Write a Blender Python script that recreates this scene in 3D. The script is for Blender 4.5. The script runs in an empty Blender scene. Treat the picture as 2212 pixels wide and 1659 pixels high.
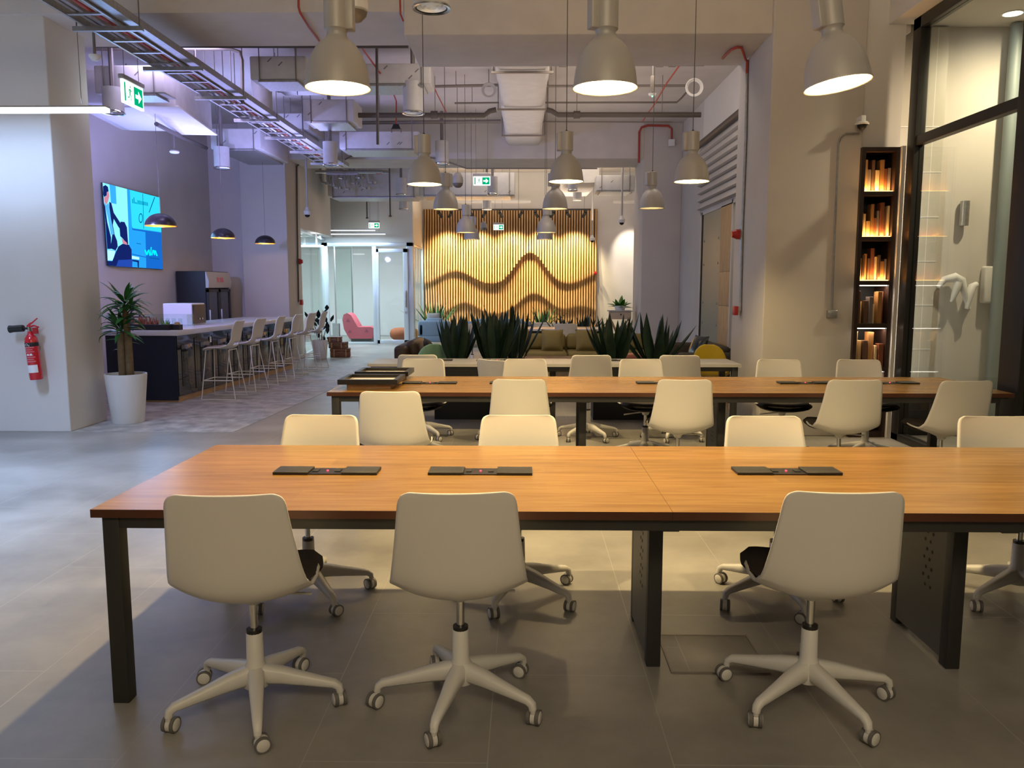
import bpy, bmesh, math, random
from mathutils import Vector, Matrix
random.seed(7)
PI = math.pi
SC = bpy.context.scene
COL = SC.collection

# ---------------------------------------------------------------- camera
F, CAMH = 1750.0, 1.53
PITCH = math.atan(211.5 / F)
YAW = math.atan(29 / F)
cam_d = bpy.data.cameras.new('camera'); cam_d.sensor_width = 36.0; cam_d.lens = 36.0 * F / 2212.0
cam_d.clip_start = 0.05; cam_d.clip_end = 100
cam = bpy.data.objects.new('camera', cam_d); COL.objects.link(cam)
cam.location = (0, 0, CAMH); cam.rotation_euler = (PI / 2 - PITCH, 0, YAW)
SC.camera = cam

# ---------------------------------------------------------------- world, exposure, lights
SC.view_settings.view_transform = 'Standard'; SC.view_settings.look = 'None'
SC.view_settings.gamma = 1.0; SC.view_settings.exposure = 0.38
SC.view_settings.use_curve_mapping = False
W = bpy.data.worlds.new('world'); SC.world = W; W.use_nodes = True
W.node_tree.nodes['Background'].inputs[0].default_value = (0.9, 0.75, 0.62, 1)
W.node_tree.nodes['Background'].inputs[1].default_value = 0.10
SC.cycles.use_denoising = True
SC.cycles.sample_clamp_indirect = 4.0
SC.cycles.max_bounces = 7
SC.cycles.caustics_reflective = False; SC.cycles.caustics_refractive = False

WARM = (1.0, 0.74, 0.35); NEUT = (1.0, 0.86, 0.70); COOL = (0.44, 0.62, 1.0); VIOLET = (0.42, 0.42, 1.0)

def light(kind, name, loc, energy, color, size=0.1, aim=None, spot=None, blend=0.5, size_y=None, spread=None):
    d = bpy.data.lights.new(name, kind); d.energy = energy; d.color = color
    if kind == 'AREA':
        d.size = size
        if size_y: d.shape = 'RECTANGLE'; d.size_y = size_y
        if spread: d.spread = math.radians(spread)
    else:
        d.shadow_soft_size = size
    if spot: d.spot_size = math.radians(spot); d.spot_blend = blend
    o = bpy.data.objects.new(name, d); COL.objects.link(o); o.location = loc
    if aim is not None:
        o.rotation_euler = (Vector(aim) - Vector(loc)).to_track_quat('-Z', 'Y').to_euler()
    return o

# linear LED fittings that run on to the left of the frame, with added violet fill in the bar bay
light('AREA', 'led_light_bar', (-5.30, 7.6, 3.24), 30, COOL, 2.4, aim=(-5.30, 7.75, 0), size_y=0.06)
light('AREA', 'led_light_aisle', (-5.3, 3.8, 3.9), 165, COOL, 0.3, aim=(-5.1, 4.6, 0), size_y=3.5, spread=88)
light('AREA', 'fill_bar_bay_up', (-4.4, 12.8, 3.1), 48, VIOLET, 0.8, aim=(-4.5, 12.6, 4.6), size_y=4.0)  # added violet uplight for the bay ceiling, no fitting hangs here
light('AREA', 'fill_bar_bay_down', (-4.35, 10.3, 4.5), 26, (0.68, 0.58, 1.0), 1.0, aim=(-5.0, 13.2, 0), size_y=1.2)  # unseen fill tucked behind the near beam, tints the bar bay
# added fill lights without fittings: upward on to the slab, downward as general fill
UP = lambda n, x, y, z, e, c, sx, sy: light('AREA', n, (x, y, z), e, c, sx, aim=(x, y + 0.001, z + 1), size_y=sy)
UP('fill_slab_near', 0.8, 5.2, 3.2, 22, (1.0, 0.80, 0.56), 5.0, 3.0)
UP('fill_slab_middle', 0.2, 13.0, 3.3, 30, (1.0, 0.80, 0.70), 4.0, 5.5)
UP('fill_slab_far', 0.0, 21.6, 3.3, 42, (1.0, 0.83, 0.66), 4.5, 1.6)
light('AREA', 'fill_down_middle', (0.8, 10.4, 4.55), 44, (1.0, 0.84, 0.68), 3.6, aim=(0.8, 12.5, 0), size_y=1.2)  # added fill, kept out of view behind the near beam
light('AREA', 'fill_down_far', (0.3, 18.15, 4.55), 22, (1.0, 0.84, 0.68), 3.6, aim=(0.3, 21.5, 0), size_y=0.6)  # added fill, kept out of view behind the far beam
light('AREA', 'fill_rear', (0.6, -2.2, 4.3), 100, (1.0, 0.82, 0.54), 4.0, aim=(0.8, 3.0, 0.6), size_y=1.5)  # added soft fill from behind the camera, not a ceiling lamp
light('AREA', 'led_light_office', (-4.60, 20.6, 2.765), 55, (0.55, 0.78, 1.0), 2.0, aim=(-4.60, 20.75, 0), size_y=0.05)
light('SPOT', 'fill_column_back', (-5.6, 9.45, 2.6), 260, (0.36, 0.38, 1.0), 0.09, aim=(-4.9, 16.3, 2.4), spot=120, blend=0.9)  # added violet fill hidden behind the left column, no fitting there
light('AREA', 'led_light_office_room', (-4.6, 22.3, 2.66), 190, (0.74, 0.86, 1.0), 2.4, aim=(-4.6, 23.0, 0), size_y=0.9)
light('AREA', 'led_light_meeting_room', (-6.5, 19.2, 2.7), 130, (0.70, 0.86, 1.0), 1.8, aim=(-6.5, 19.2, 0), size_y=1.8)
light('SPOT', 'downlight_glass_room', (4.9, 7.55, 4.05), 190, (1.0, 0.78, 0.50), 0.06, aim=(4.85, 8.3, 1.5), spot=150, blend=0.9)

# ---------------------------------------------------------------- pixel rays (photo frame 2212 x 1659) for measuring points
def ray(px, py):
    x = (px - 1106) / F; y = -(py - 829.5) / F
    cp, sp, cy, sy = math.cos(PITCH), math.sin(PITCH), math.cos(YAW), math.sin(YAW)
    f = cp + sp * y; z = -sp + cp * y
    return x * cy - f * sy, x * sy + f * cy, z
def P(px, py, Y):
    r = ray(px, py); t = Y / r[1]; return Vector((r[0] * t, Y, CAMH + r[2] * t))
def PX(px, py, X):
    r = ray(px, py); t = X / r[0]; return Vector((X, r[1] * t, CAMH + r[2] * t))
def PZ(px, py, Z=0.0):
    r = ray(px, py); t = (Z - CAMH) / r[2]; return Vector((r[0] * t, r[1] * t, Z))

# ---------------------------------------------------------------- materials
def pmat(name, col, rough=0.5, metal=0.0, var=0.0, scale=8.0, bump=0.0, emis=None, estr=0.0, spec=0.5, coat=0.0, stretch=None):
    m = bpy.data.materials.new(name); m.use_nodes = True
    nt = m.node_tree; b = nt.nodes['Principled BSDF']
    b.inputs['Base Color'].default_value = (*col, 1); b.inputs['Roughness'].default_value = rough
    b.inputs['Metallic'].default_value = metal; b.inputs['Specular IOR Level'].default_value = spec
    b.inputs['Coat Weight'].default_value = coat
    if emis: b.inputs['Emission Color'].default_value = (*emis, 1); b.inputs['Emission Strength'].default_value = estr
    if var > 0 or bump > 0:
        tc = nt.nodes.new('ShaderNodeTexCoord'); mp = nt.nodes.new('ShaderNodeMapping')
        if stretch: mp.inputs['Scale'].default_value = stretch
        nz = nt.nodes.new('ShaderNodeTexNoise'); nz.inputs['Scale'].default_value = scale; nz.inputs['Detail'].default_value = 6
        nt.links.new(tc.outputs['Object'], mp.inputs[0]); nt.links.new(mp.outputs[0], nz.inputs['Vector'])
        if var > 0:
            cr = nt.nodes.new('ShaderNodeValToRGB')
            cr.color_ramp.elements[0].position = 0.3; cr.color_ramp.elements[1].position = 0.7
            cr.color_ramp.elements[0].color = (*[max(0, c * (1 - var)) for c in col], 1)
            cr.color_ramp.elements[1].color = (*[min(1, c * (1 + var)) for c in col], 1)
            nt.links.new(nz.outputs['Fac'], cr.inputs[0]); nt.links.new(cr.outputs[0], b.inputs['Base Color'])
        if bump > 0:
            bp = nt.nodes.new('ShaderNodeBump'); bp.inputs['Strength'].default_value = bump; bp.inputs['Distance'].default_value = 0.01
            nt.links.new(nz.outputs['Fac'], bp.inputs['Height']); nt.links.new(bp.outputs[0], b.inputs['Normal'])
    return m

def emit(name, col, s):
    m = bpy.data.materials.new(name); m.use_nodes = True; nt = m.node_tree; nt.nodes.clear()
    e = nt.nodes.new('ShaderNodeEmission'); e.inputs[0].default_value = (*col, 1); e.inputs[1].default_value = s
    o = nt.nodes.new('ShaderNodeOutputMaterial'); nt.links.new(e.outputs[0], o.inputs[0]); return m

def glassmat(name, tint=(0.93, 0.97, 0.96), refl=0.10):
    m = bpy.data.materials.new(name); m.use_nodes = True; nt = m.node_tree; nt.nodes.clear()
    t = nt.nodes.new('ShaderNodeBsdfTransparent'); t.inputs[0].default_value = (*tint, 1)
    g = nt.nodes.new('ShaderNodeBsdfGlossy'); g.inputs['Roughness'].default_value = 0.02
    fr = nt.nodes.new('ShaderNodeLayerWeight'); fr.inputs[0].default_value = 0.5
    pw = nt.nodes.new('ShaderNodeMath'); pw.operation = 'POWER'; pw.inputs[1].default_value = 4.0
    ma = nt.nodes.new('ShaderNodeMath'); ma.operation = 'MULTIPLY_ADD'; ma.inputs[1].default_value = 0.45; ma.inputs[2].default_value = refl * 0.3
    mx = nt.nodes.new('ShaderNodeMixShader'); o = nt.nodes.new('ShaderNodeOutputMaterial')
    nt.links.new(fr.outputs['Facing'], pw.inputs[0]); nt.links.new(pw.outputs[0], ma.inputs[0]); nt.links.new(ma.outputs[0], mx.inputs[0])
    nt.links.new(t.outputs[0], mx.inputs[1]); nt.links.new(g.outputs[0], mx.inputs[2]); nt.links.new(mx.outputs[0], o.inputs[0])
    return m

def woodmat(name, c1, c2, scale=(0.6, 7.0, 7.0), rough=0.33, plank=None, nsc=4.0, coat=0.0):
    m = bpy.data.materials.new(name); m.use_nodes = True; nt = m.node_tree; b = nt.nodes['Principled BSDF']
    b.inputs['Roughness'].default_value = rough; b.inputs['Coat Weight'].default_value = coat; b.inputs['Coat Roughness'].default_value = 0.25
    tc = nt.nodes.new('ShaderNodeTexCoord'); mp = nt.nodes.new('ShaderNodeMapping'); mp.inputs['Scale'].default_value = scale
    nz = nt.nodes.new('ShaderNodeTexNoise'); nz.inputs['Scale'].default_value = nsc; nz.inputs['Detail'].default_value = 8; nz.inputs['Distortion'].default_value = 0.6
    cr = nt.nodes.new('ShaderNodeValToRGB'); cr.color_ramp.elements[0].position = 0.32; cr.color_ramp.elements[1].position = 0.68
    cr.color_ramp.elements[0].color = (*c1, 1); cr.color_ramp.elements[1].color = (*c2, 1)
    nt.links.new(tc.outputs['Object'], mp.inputs[0]); nt.links.new(mp.outputs[0], nz.inputs['Vector']); nt.links.new(nz.outputs['Fac'], cr.inputs[0])
    out = cr.outputs[0]
    if plank:
        br = nt.nodes.new('ShaderNodeTexBrick'); br.inputs['Scale'].default_value = 1.0
        br.inputs['Color1'].default_value = (0.82, 0.82, 0.82, 1); br.inputs['Color2'].default_value = (1, 1, 1, 1); br.inputs['Mortar'].default_value = (0.8, 0.8, 0.8, 1)
        br.inputs['Mortar Size'].default_value = 0.0; br.inputs['Brick Width'].default_value = plank[0]; br.inputs['Row Height'].default_value = plank[1]
        nt.links.new(tc.outputs['Object'], br.inputs['Vector'])
        mx = nt.nodes.new('ShaderNodeMix'); mx.data_type = 'RGBA'; mx.blend_type = 'MULTIPLY'; mx.inputs[0].default_value = 1.0
        nt.links.new(out, mx.inputs[6]); nt.links.new(br.outputs['Color'], mx.inputs[7]); out = mx.outputs[2]
    nt.links.new(out, b.inputs['Base Color'])
    return m

def floormat(name, c1, c2, line, bw, bh, rough, nsc=1.3, msize=0.004):
    m = bpy.data.materials.new(name); m.use_nodes = True; nt = m.node_tree; b = nt.nodes['Principled BSDF']
    tc = nt.nodes.new('ShaderNodeTexCoord')
    nz = nt.nodes.new('ShaderNodeTexNoise'); nz.inputs['Scale'].default_value = nsc; nz.inputs['Detail'].default_value = 9; nz.inputs['Roughness'].default_value = 0.62
    cr = nt.nodes.new('ShaderNodeValToRGB'); cr.color_ramp.elements[0].position = 0.3; cr.color_ramp.elements[1].position = 0.72
    cr.color_ramp.elements[0].color = (*c1, 1); cr.color_ramp.elements[1].color = (*c2, 1)
    br = nt.nodes.new('ShaderNodeTexBrick'); br.inputs['Scale'].default_value = 1.0; br.offset = 0.5
    br.inputs['Mortar Size'].default_value = msize; br.inputs['Mortar Smooth'].default_value = 0.2
    br.inputs['Brick Width'].default_value = bw; br.inputs['Row Height'].default_value = bh
    mp = nt.nodes.new('ShaderNodeMapping'); mp.inputs['Rotation'].default_value = (0, 0, PI / 2); mp.inputs['Location'].default_value = (0.05, 0.12, 0)
    nt.links.new(tc.outputs['Object'], mp.inputs[0]); nt.links.new(mp.outputs[0], br.inputs['Vector'])
    mx = nt.nodes.new('ShaderNodeMix'); mx.data_type = 'RGBA'
    nt.links.new(tc.outputs['Object'], nz.inputs['Vector']); nt.links.new(nz.outputs['Fac'], cr.inputs[0])
    nt.links.new(br.outputs['Fac'], mx.inputs[0]); nt.links.new(cr.outputs[0], mx.inputs[6]); mx.inputs[7].default_value = (*line, 1)
    nt.links.new(mx.outputs[2], b.inputs['Base Color'])
    mr = nt.nodes.new('ShaderNodeMapRange'); mr.inputs[3].default_value = rough - 0.08; mr.inputs[4].default_value = rough + 0.1
    nt.links.new(nz.outputs['Fac'], mr.inputs[0]); nt.links.new(mr.outputs[0], b.inputs['Roughness'])
    return m

M = {}
M['floor'] = floormat('floor_concrete_tile', (0.19, 0.18, 0.162), (0.42, 0.40, 0.365), (0.40, 0.385, 0.35), 1.2, 0.6, 0.34, nsc=1.0, msize=0.0022)
M['vinyl'] = floormat('floor_mottled_vinyl', (0.20, 0.19, 0.18), (0.62, 0.60, 0.57), (0.4, 0.39, 0.37), 0.9, 0.15, 0.48, nsc=5.0, msize=0.0)
M['wall'] = pmat('wall_paint', (0.62, 0.585, 0.545), 0.75, var=0.03, scale=2.0)
M['wallw'] = pmat('wall_white_paint', (0.74, 0.72, 0.69), 0.7, var=0.02, scale=2.0)
M['ceil'] = pmat('ceiling_paint', (0.66, 0.62, 0.575), 0.85, var=0.05, scale=3.0)
M['tilew'] = floormat('wall_tile', (0.52, 0.49, 0.43), (0.58, 0.55, 0.49), (0.78, 0.76, 0.70), 0.9, 0.45, 0.4, nsc=0.8)
M['shell'] = pmat('white_plastic', (0.74, 0.71, 0.66), 0.42)
M['basew'] = pmat('white_nylon', (0.74, 0.72, 0.68), 0.4)
M['tread'] = pmat('grey_tread', (0.16, 0.15, 0.14), 0.6)
M['pad'] = pmat('charcoal_fabric', (0.030, 0.024, 0.024), 0.9, bump=0.3, scale=200)
M['chrome'] = pmat('chrome', (0.7, 0.7, 0.7), 0.15, 1.0)
M['steel'] = pmat('galvanised_steel', (0.42, 0.42, 0.42), 0.38, 0.8, var=0.15, scale=30)
M['blackm'] = pmat('black_metal', (0.014, 0.013, 0.013), 0.45)
M['graphite'] = pmat('graphite_metal', (0.026, 0.025, 0.024), 0.5)
M['greym'] = pmat('grey_sheet_metal', (0.12, 0.115, 0.10), 0.45)
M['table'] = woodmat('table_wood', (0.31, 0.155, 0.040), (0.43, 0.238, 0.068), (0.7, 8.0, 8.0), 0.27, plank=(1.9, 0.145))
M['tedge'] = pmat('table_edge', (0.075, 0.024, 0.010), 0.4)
M['grey'] = pmat('grey_laminate', (0.36, 0.35, 0.36), 0.35, var=0.05)
M['greyedge'] = pmat('grey_edge', (0.42, 0.40, 0.38), 0.4)
M['blackp'] = pmat('black_plastic', (0.02, 0.018, 0.018), 0.35)
M['red_led'] = emit('red_led', (1, 0.05, 0.08), 3)
M['alu'] = pmat('grey_aluminium', (0.50, 0.48, 0.46), 0.42, 0.1)
M['bellin'] = pmat('lamp_reflector', (0.20, 0.185, 0.16), 0.5)
M['bulb'] = emit('lamp_bulb', (1.0, 0.80, 0.55), 3)
M['wire'] = pmat('steel_wire', (0.22, 0.20, 0.19), 0.5, 0.5)
M['gold'] = pmat('gold_lining', (0.95, 0.60, 0.15), 0.35, 0.6)
M['domeb'] = pmat('dark_dome', (0.03, 0.022, 0.028), 0.28)
M['led'] = emit('led_white', (0.78, 0.87, 1.0), 2.2)
M['ledw'] = emit('led_warm', (1.0, 0.90, 0.78), 5)
M['orange'] = emit('amber_led', (1.0, 0.50, 0.12), 9)
M['duct'] = pmat('duct_wrap', (0.56, 0.55, 0.55), 0.5, var=0.08, scale=6, bump=0.15)
M['wrap'] = pmat('white_duct_cloth', (0.72, 0.69, 0.64), 0.8, var=0.05, scale=5)
M['dash'] = pmat('tape_mark', (0.20, 0.19, 0.19), 0.7)
M['pipe'] = pmat('dark_pipe', (0.10, 0.085, 0.075), 0.55, 0.2)
M['cond'] = pmat('conduit', (0.26, 0.235, 0.21), 0.45, 0.4)
M['redc'] = pmat('red_cable', (0.42, 0.055, 0.035), 0.5)
M['redp'] = pmat('red_plastic', (0.42, 0.012, 0.014), 0.35)
M['redext'] = pmat('red_enamel', (0.60, 0.010, 0.022), 0.22, coat=0.5)
M['redlab'] = pmat('pink_print', (0.62, 0.16, 0.18), 0.5)
M['white'] = pmat('white_print', (0.82, 0.82, 0.82), 0.5)
M['black'] = pmat('matt_black', (0.010, 0.010, 0.011), 0.6)
M['navy'] = pmat('navy_panel', (0.007, 0.012, 0.030), 0.4)
M['gloss'] = pmat('dark_gloss_door', (0.016, 0.019, 0.024), 0.10, coat=0.4)
M['quartz'] = pmat('white_quartz', (0.72, 0.70, 0.72), 0.18, var=0.04, scale=3)
M['plinth'] = woodmat('plinth_wood', (0.45, 0.27, 0.13), (0.58, 0.37, 0.19), (3, 3, 12), 0.45)
M['stoolpad'] = pmat('taupe_fabric', (0.20, 0.15, 0.11), 0.85)
M['pot'] = pmat('white_pot', (0.74, 0.74, 0.74), 0.3)
M['soil'] = pmat('soil', (0.02, 0.017, 0.02), 0.9)
M['leaf'] = pmat('green_leaf', (0.035, 0.14, 0.030), 0.35, var=0.4, scale=6)
M['leafd'] = pmat('dark_leaf', (0.006, 0.022, 0.012), 0.45, var=0.4, scale=9)
M['leafb'] = pmat('bright_leaf', (0.09, 0.26, 0.035), 0.4, var=0.35, scale=6)
M['leafr'] = pmat('rubber_leaf', (0.006, 0.014, 0.016), 0.22)
M['trunk'] = pmat('cane_trunk', (0.17, 0.115, 0.055), 0.8, var=0.25, scale=14, bump=0.5)
M['olive'] = pmat('olive_fabric', (0.21, 0.165, 0.055), 0.75, var=0.06, scale=10)
M['olived'] = pmat('dark_olive_fabric', (0.060, 0.050, 0.034), 0.8, var=0.1)
M['leather'] = pmat('brown_leather', (0.045, 0.024, 0.014), 0.45, var=0.2)
M['bluef'] = pmat('blue_fabric', (0.22, 0.31, 0.42), 0.8)
M['greyf'] = pmat('light_grey_fabric', (0.50, 0.49, 0.47), 0.8)
M['mint'] = pmat('mint_plastic', (0.26, 0.48, 0.34), 0.4)
M['yellow'] = pmat('yellow_plastic', (0.72, 0.50, 0.035), 0.35)
M['slat'] = woodmat('pine_slat', (0.52, 0.29, 0.11), (0.72, 0.46, 0.21), (6, 6, 0.7), 0.5)
M['slatback'] = pmat('dark_slat_backing', (0.075, 0.028, 0.010), 0.7)
M['wenge'] = woodmat('wenge', (0.018, 0.009, 0.007), (0.040, 0.018, 0.012), (8, 8, 0.8), 0.4)
M['ply'] = woodmat('plywood', (0.50, 0.33, 0.16), (0.60, 0.42, 0.22), (3, 3, 1), 0.6)
M['shutter'] = pmat('shutter_slat', (0.60, 0.57, 0.54), 0.5)
M['glass'] = glassmat('clear_glass')
M['glassg'] = glassmat('green_glass', (0.90, 0.96, 0.94), 0.15)
M['frost'] = pmat('grey_green_panel', (0.30, 0.33, 0.26), 0.4)
M['silver'] = pmat('silver_frame', (0.62, 0.66, 0.70), 0.3, 0.4)
M['pink'] = pmat('pink_fabric', (0.50, 0.085, 0.11), 0.8)
M['pinkd'] = pmat('deep_pink_fabric', (0.30, 0.05, 0.09), 0.8)
M['rust'] = pmat('rust_fabric', (0.36, 0.10, 0.035), 0.8)
M['cardb'] = pmat('brown_case', (0.16, 0.060, 0.028), 0.55, var=0.3)
M['strap'] = pmat('tan_strap', (0.42, 0.26, 0.12), 0.6)
M['green'] = emit('exit_green', (0.0, 0.50, 0.22), 0.7)
M['exitw'] = emit('exit_white', (0.90, 1.0, 0.97), 1.6)
M['grn_led'] = emit('green_led', (0.1, 1.0, 0.5), 6)
M['bluepipe'] = pmat('blue_grey_pipe', (0.22, 0.27, 0.28), 0.5)
M['paper'] = pmat('paper', (0.80, 0.79, 0.77), 0.6)
M['mount'] = pmat('beige_mount', (0.58, 0.46, 0.32), 0.7)
M['coral'] = pmat('coral_paper', (0.55, 0.22, 0.15), 0.7)
M['whitebulb'] = emit('white_disc_light', (0.95, 0.97, 1.0), 6)
M['warmdisc'] = emit('warm_disc_light', (1.0, 0.94, 0.82), 9)

# ---------------------------------------------------------------- mesh builder
class MB:
    def __init__(s): s.v = []; s.f = []; s.m = []
    def add(s, vs, fs, m=0):
        o = len(s.v); s.v += [tuple(v) for v in vs]
        s.f += [tuple(i + o for i in f) for f in fs]; s.m += [m] * len(fs); return s
    def box(s, x0, x1, y0, y1, z0, z1, m=0, r=0.0, mtx=None):
        if r <= 0:
            vs = [(x, y, z) for z in (z0, z1) for y in (y0, y1) for x in (x0, x1)]
            fs = [(0, 2, 3, 1), (4, 5, 7, 6), (0, 1, 5, 4), (2, 6, 7, 3), (0, 4, 6, 2), (1, 3, 7, 5)]
        else:
            bm = bmesh.new(); bmesh.ops.create_cube(bm, size=1)
            for v in bm.verts:
                v.co = Vector(((x0 + x1) / 2 + v.co.x * (x1 - x0), (y0 + y1) / 2 + v.co.y * (y1 - y0), (z0 + z1) / 2 + v.co.z * (z1 - z0)))
            bmesh.ops.bevel(bm, geom=list(bm.edges), offset=min(r, 0.49 * min(x1 - x0, y1 - y0, z1 - z0)), segments=3, affect='EDGES', profile=0.5)
            bm.verts.index_update(); vs = [v.co.copy() for v in bm.verts]; fs = [[v.index for v in f.verts] for f in bm.faces]; bm.free()
        if mtx: vs = [mtx @ Vector(v) for v in vs]
        return s.add(vs, fs, m)
    def cyl(s, p0, p1, r0, r1=None, n=14, m=0, cap=True):
        r1 = r0 if r1 is None else r1
        p0 = Vector(p0); p1 = Vector(p1); d = (p1 - p0).normalized()
        a = d.orthogonal().normalized(); b = d.cross(a); vs = []
        for p, r in ((p0, r0), (p1, r1)):
            for i in range(n):
                t = 2 * PI * i / n; vs.append(p + (a * math.cos(t) + b * math.sin(t)) * r)
        fs = [(i, (i + 1) % n, n + (i + 1) % n, n + i) for i in range(n)]
        if cap: fs += [tuple(range(n - 1, -1, -1)), tuple(range(n, 2 * n))]
        return s.add(vs, fs, m)
    def lathe(s, prof, n=24, c=(0, 0, 0), m=0, mtx=None):
        vs = []; fs = []; k = len(prof)
        for r, z in prof:
            for i in range(n):
                t = 2 * PI * i / n; v = Vector((r * math.cos(t), r * math.sin(t), z))
                if mtx: v = mtx @ v
                vs.append(v + Vector(c))
        for j in range(k - 1):
            for i in range(n):
                fs.append((j * n + i, j * n + (i + 1) % n, (j + 1) * n + (i + 1) % n, (j + 1) * n + i))
        return s.add(vs, fs, m)
    def tube(s, pts, r, n=8, m=0, cap=True):
        pts = [Vector(p) for p in pts]; k = len(pts); vs = []; fs = []; up = None
        rs = r if isinstance(r, (list, tuple)) else [r] * k
        for j, p in enumerate(pts):
            d = (pts[min(j + 1, k - 1)] - pts[max(j - 1, 0)])
            d = d.normalized() if d.length > 1e-9 else Vector((0, 0, 1))
            if up is None: a = d.orthogonal().normalized()
            else:
                a = up - d * up.dot(d); a = a.normalized() if a.length > 1e-6 else d.orthogonal().normalized()
            up = a; b = d.cross(a)
            for i in range(n):
                t = 2 * PI * i / n; vs.append(p + (a * math.cos(t) + b * math.sin(t)) * rs[j])
        for j in range(k - 1):
            for i in range(n): fs.append((j * n + i, j * n + (i + 1) % n, (j + 1) * n + (i + 1) % n, (j + 1) * n + i))
        if cap: fs += [tuple(range(n - 1, -1, -1)), tuple(range((k - 1) * n, k * n))]
        return s.add(vs, fs, m)
    def sweep(s, pts, sizes, m=0):
        # rectangular section along pts in a vertical plane through z; sizes = (width, height)
        vs = []; fs = []; k = len(pts)
        for j, p in enumerate(pts):
            p = Vector(p); d = (Vector(pts[min(j + 1, k - 1)]) - Vector(pts[max(j - 1, 0)])).normalized()
            h = Vector((d.x, d.y, 0)); h = h.normalized() if h.length > 1e-5 else Vector((1, 0, 0))
            if j == 0: h0 = h
            side = Vector((-h0.y, h0.x, 0)); up = d.cross(side) * -1
            w, t = sizes[j]; w /= 2; t /= 2
            for a, b in ((-1, -0.6), (-0.6, -1), (0.6, -1), (1, -0.6), (1, 0.6), (0.6, 1), (-0.6, 1), (-1, 0.6)):
                vs.append(p + side * a * w + up * b * t)
        for j in range(k - 1):
            for i in range(8): fs.append((j * 8 + i, j * 8 + (i + 1) % 8, (j + 1) * 8 + (i + 1) % 8, (j + 1) * 8 + i))
        fs += [tuple(range(7, -1, -1)), tuple(range((k - 1) * 8, k * 8))]
        return s.add(vs, fs, m)
    def grid(s, fn, nu, nv, m=0):
        vs = [fn(i / nu, j / nv) for i in range(nu + 1) for j in range(nv + 1)]
        fs = [(i * (nv + 1) + j, (i + 1) * (nv + 1) + j, (i + 1) * (nv + 1) + j + 1, i * (nv + 1) + j + 1) for i in range(nu) for j in range(nv)]
        return s.add(vs, fs, m)
    def poly(s, pts, m=0): return s.add(pts, [tuple(range(len(pts)))], m)
    def prism(s, pts, off, m=0):
        off = Vector(off); n = len(pts); vs = [Vector(p) for p in pts] + [Vector(p) + off for p in pts]
        return s.add(vs, [tuple(range(n - 1, -1, -1)), tuple(range(n, 2 * n))] + [(i, (i + 1) % n, n + (i + 1) % n, n + i) for i in range(n)], m)
    def build(s, name, mats, parent=None, loc=None, smooth=35, fix=True):
        me = bpy.data.meshes.new(name); me.from_pydata(s.v, [], s.f)
        for mm in (mats if isinstance(mats, (list, tuple)) else [mats]): me.materials.append(M[mm] if isinstance(mm, str) else mm)
        for p, mi in zip(me.polygons, s.m): p.material_index = mi
        if fix:
            bm = bmesh.new(); bm.from_mesh(me); bmesh.ops.recalc_face_normals(bm, faces=bm.faces); bm.to_mesh(me); bm.free()
        if smooth:
            me.shade_smooth(); me.set_sharp_from_angle(angle=math.radians(smooth))
        o = bpy.data.objects.new(name, me); COL.objects.link(o)
        if parent: o.parent = parent
        if loc: o.location = loc
        return o

def tag(o, label, cat, group=None, kind=None):
    o['label'] = label; o['category'] = cat
    if group: o['group'] = group
    if kind: o['kind'] = kind
    return o
def empty(name, loc, rz=0, label=None, cat=None, group=None):
    o = bpy.data.objects.new(name, None); COL.objects.link(o); o.location = loc; o.rotation_euler = (0, 0, rz)
    o.empty_display_size = 0.1
    if label: tag(o, label, cat, group)
    return o
def struct(o): o['kind'] = 'structure'; return o
def copy_tree(o, parent=None):
    c = o.copy(); COL.objects.link(c); c.parent = parent
    for ch in list(o.children): copy_tree(ch, c)
    return c
def solid(o, t, off=0.0, sub=0):
    if sub: mm = o.modifiers.new('sub', 'SUBSURF'); mm.levels = sub; mm.render_levels = sub
    mm = o.modifiers.new('sol', 'SOLIDIFY'); mm.thickness = t; mm.offset = off
    return o
def text_mesh(name, txt, size, mat, parent=None, mtx=None, ext=0.0004):
    c = bpy.data.curves.new(name, 'FONT'); c.body = txt; c.size = size; c.extrude = ext; c.align_x = 'CENTER'; c.align_y = 'CENTER'
    o = bpy.data.objects.new(name, c); COL.objects.link(o)
    dg = bpy.context.evaluated_depsgraph_get(); me = bpy.data.meshes.new_from_object(o.evaluated_get(dg))
    bpy.data.objects.remove(o); me.materials.clear(); me.materials.append(M[mat])
    if mtx: me.transform(mtx)
    n = bpy.data.objects.new(name, me); COL.objects.link(n)
    if parent: n.parent = parent
    return n

# ================================================================ SETTING
def sbox(name, mat, x0, x1, y0, y1, z0, z1, r=0, parent=None):
    o = MB().box(x0, x1, y0, y1, z0, z1, r=r).build(name, mat, parent)
    return struct(o) if parent is None else o
SLAB = 4.73
sbox('floor', 'floor', -9, 9, -4.3, 26, -0.1, 0.0)
vb = MB(); vb.prism([(-6.35, 8.36, 0.0), (-3.08, 8.36, 0.0), (-2.86, 12.5, 0.0), (-2.70, 16.0, 0.0), (-6.35, 16.0, 0.0)], (0, 0, 0.003))
struct(vb.build('floor', 'vinyl', smooth=0))
sbox('ceiling', 'ceil', -9, 9, -4.3, 26, SLAB, SLAB + 0.15)
# concrete beams on the column grid
sbox('ceiling_beam', 'ceil', -7.0, -1.2, 8.3, 9.42, 4.20, SLAB)
sbox('ceiling_beam', 'ceil', -1.2, 3.75, 8.3, 9.48, 3.98, SLAB, r=0.015)
sbox('ceiling_beam', 'ceil', -4.75, 2.33, 16.5, 17.75, 4.04, SLAB)
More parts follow.
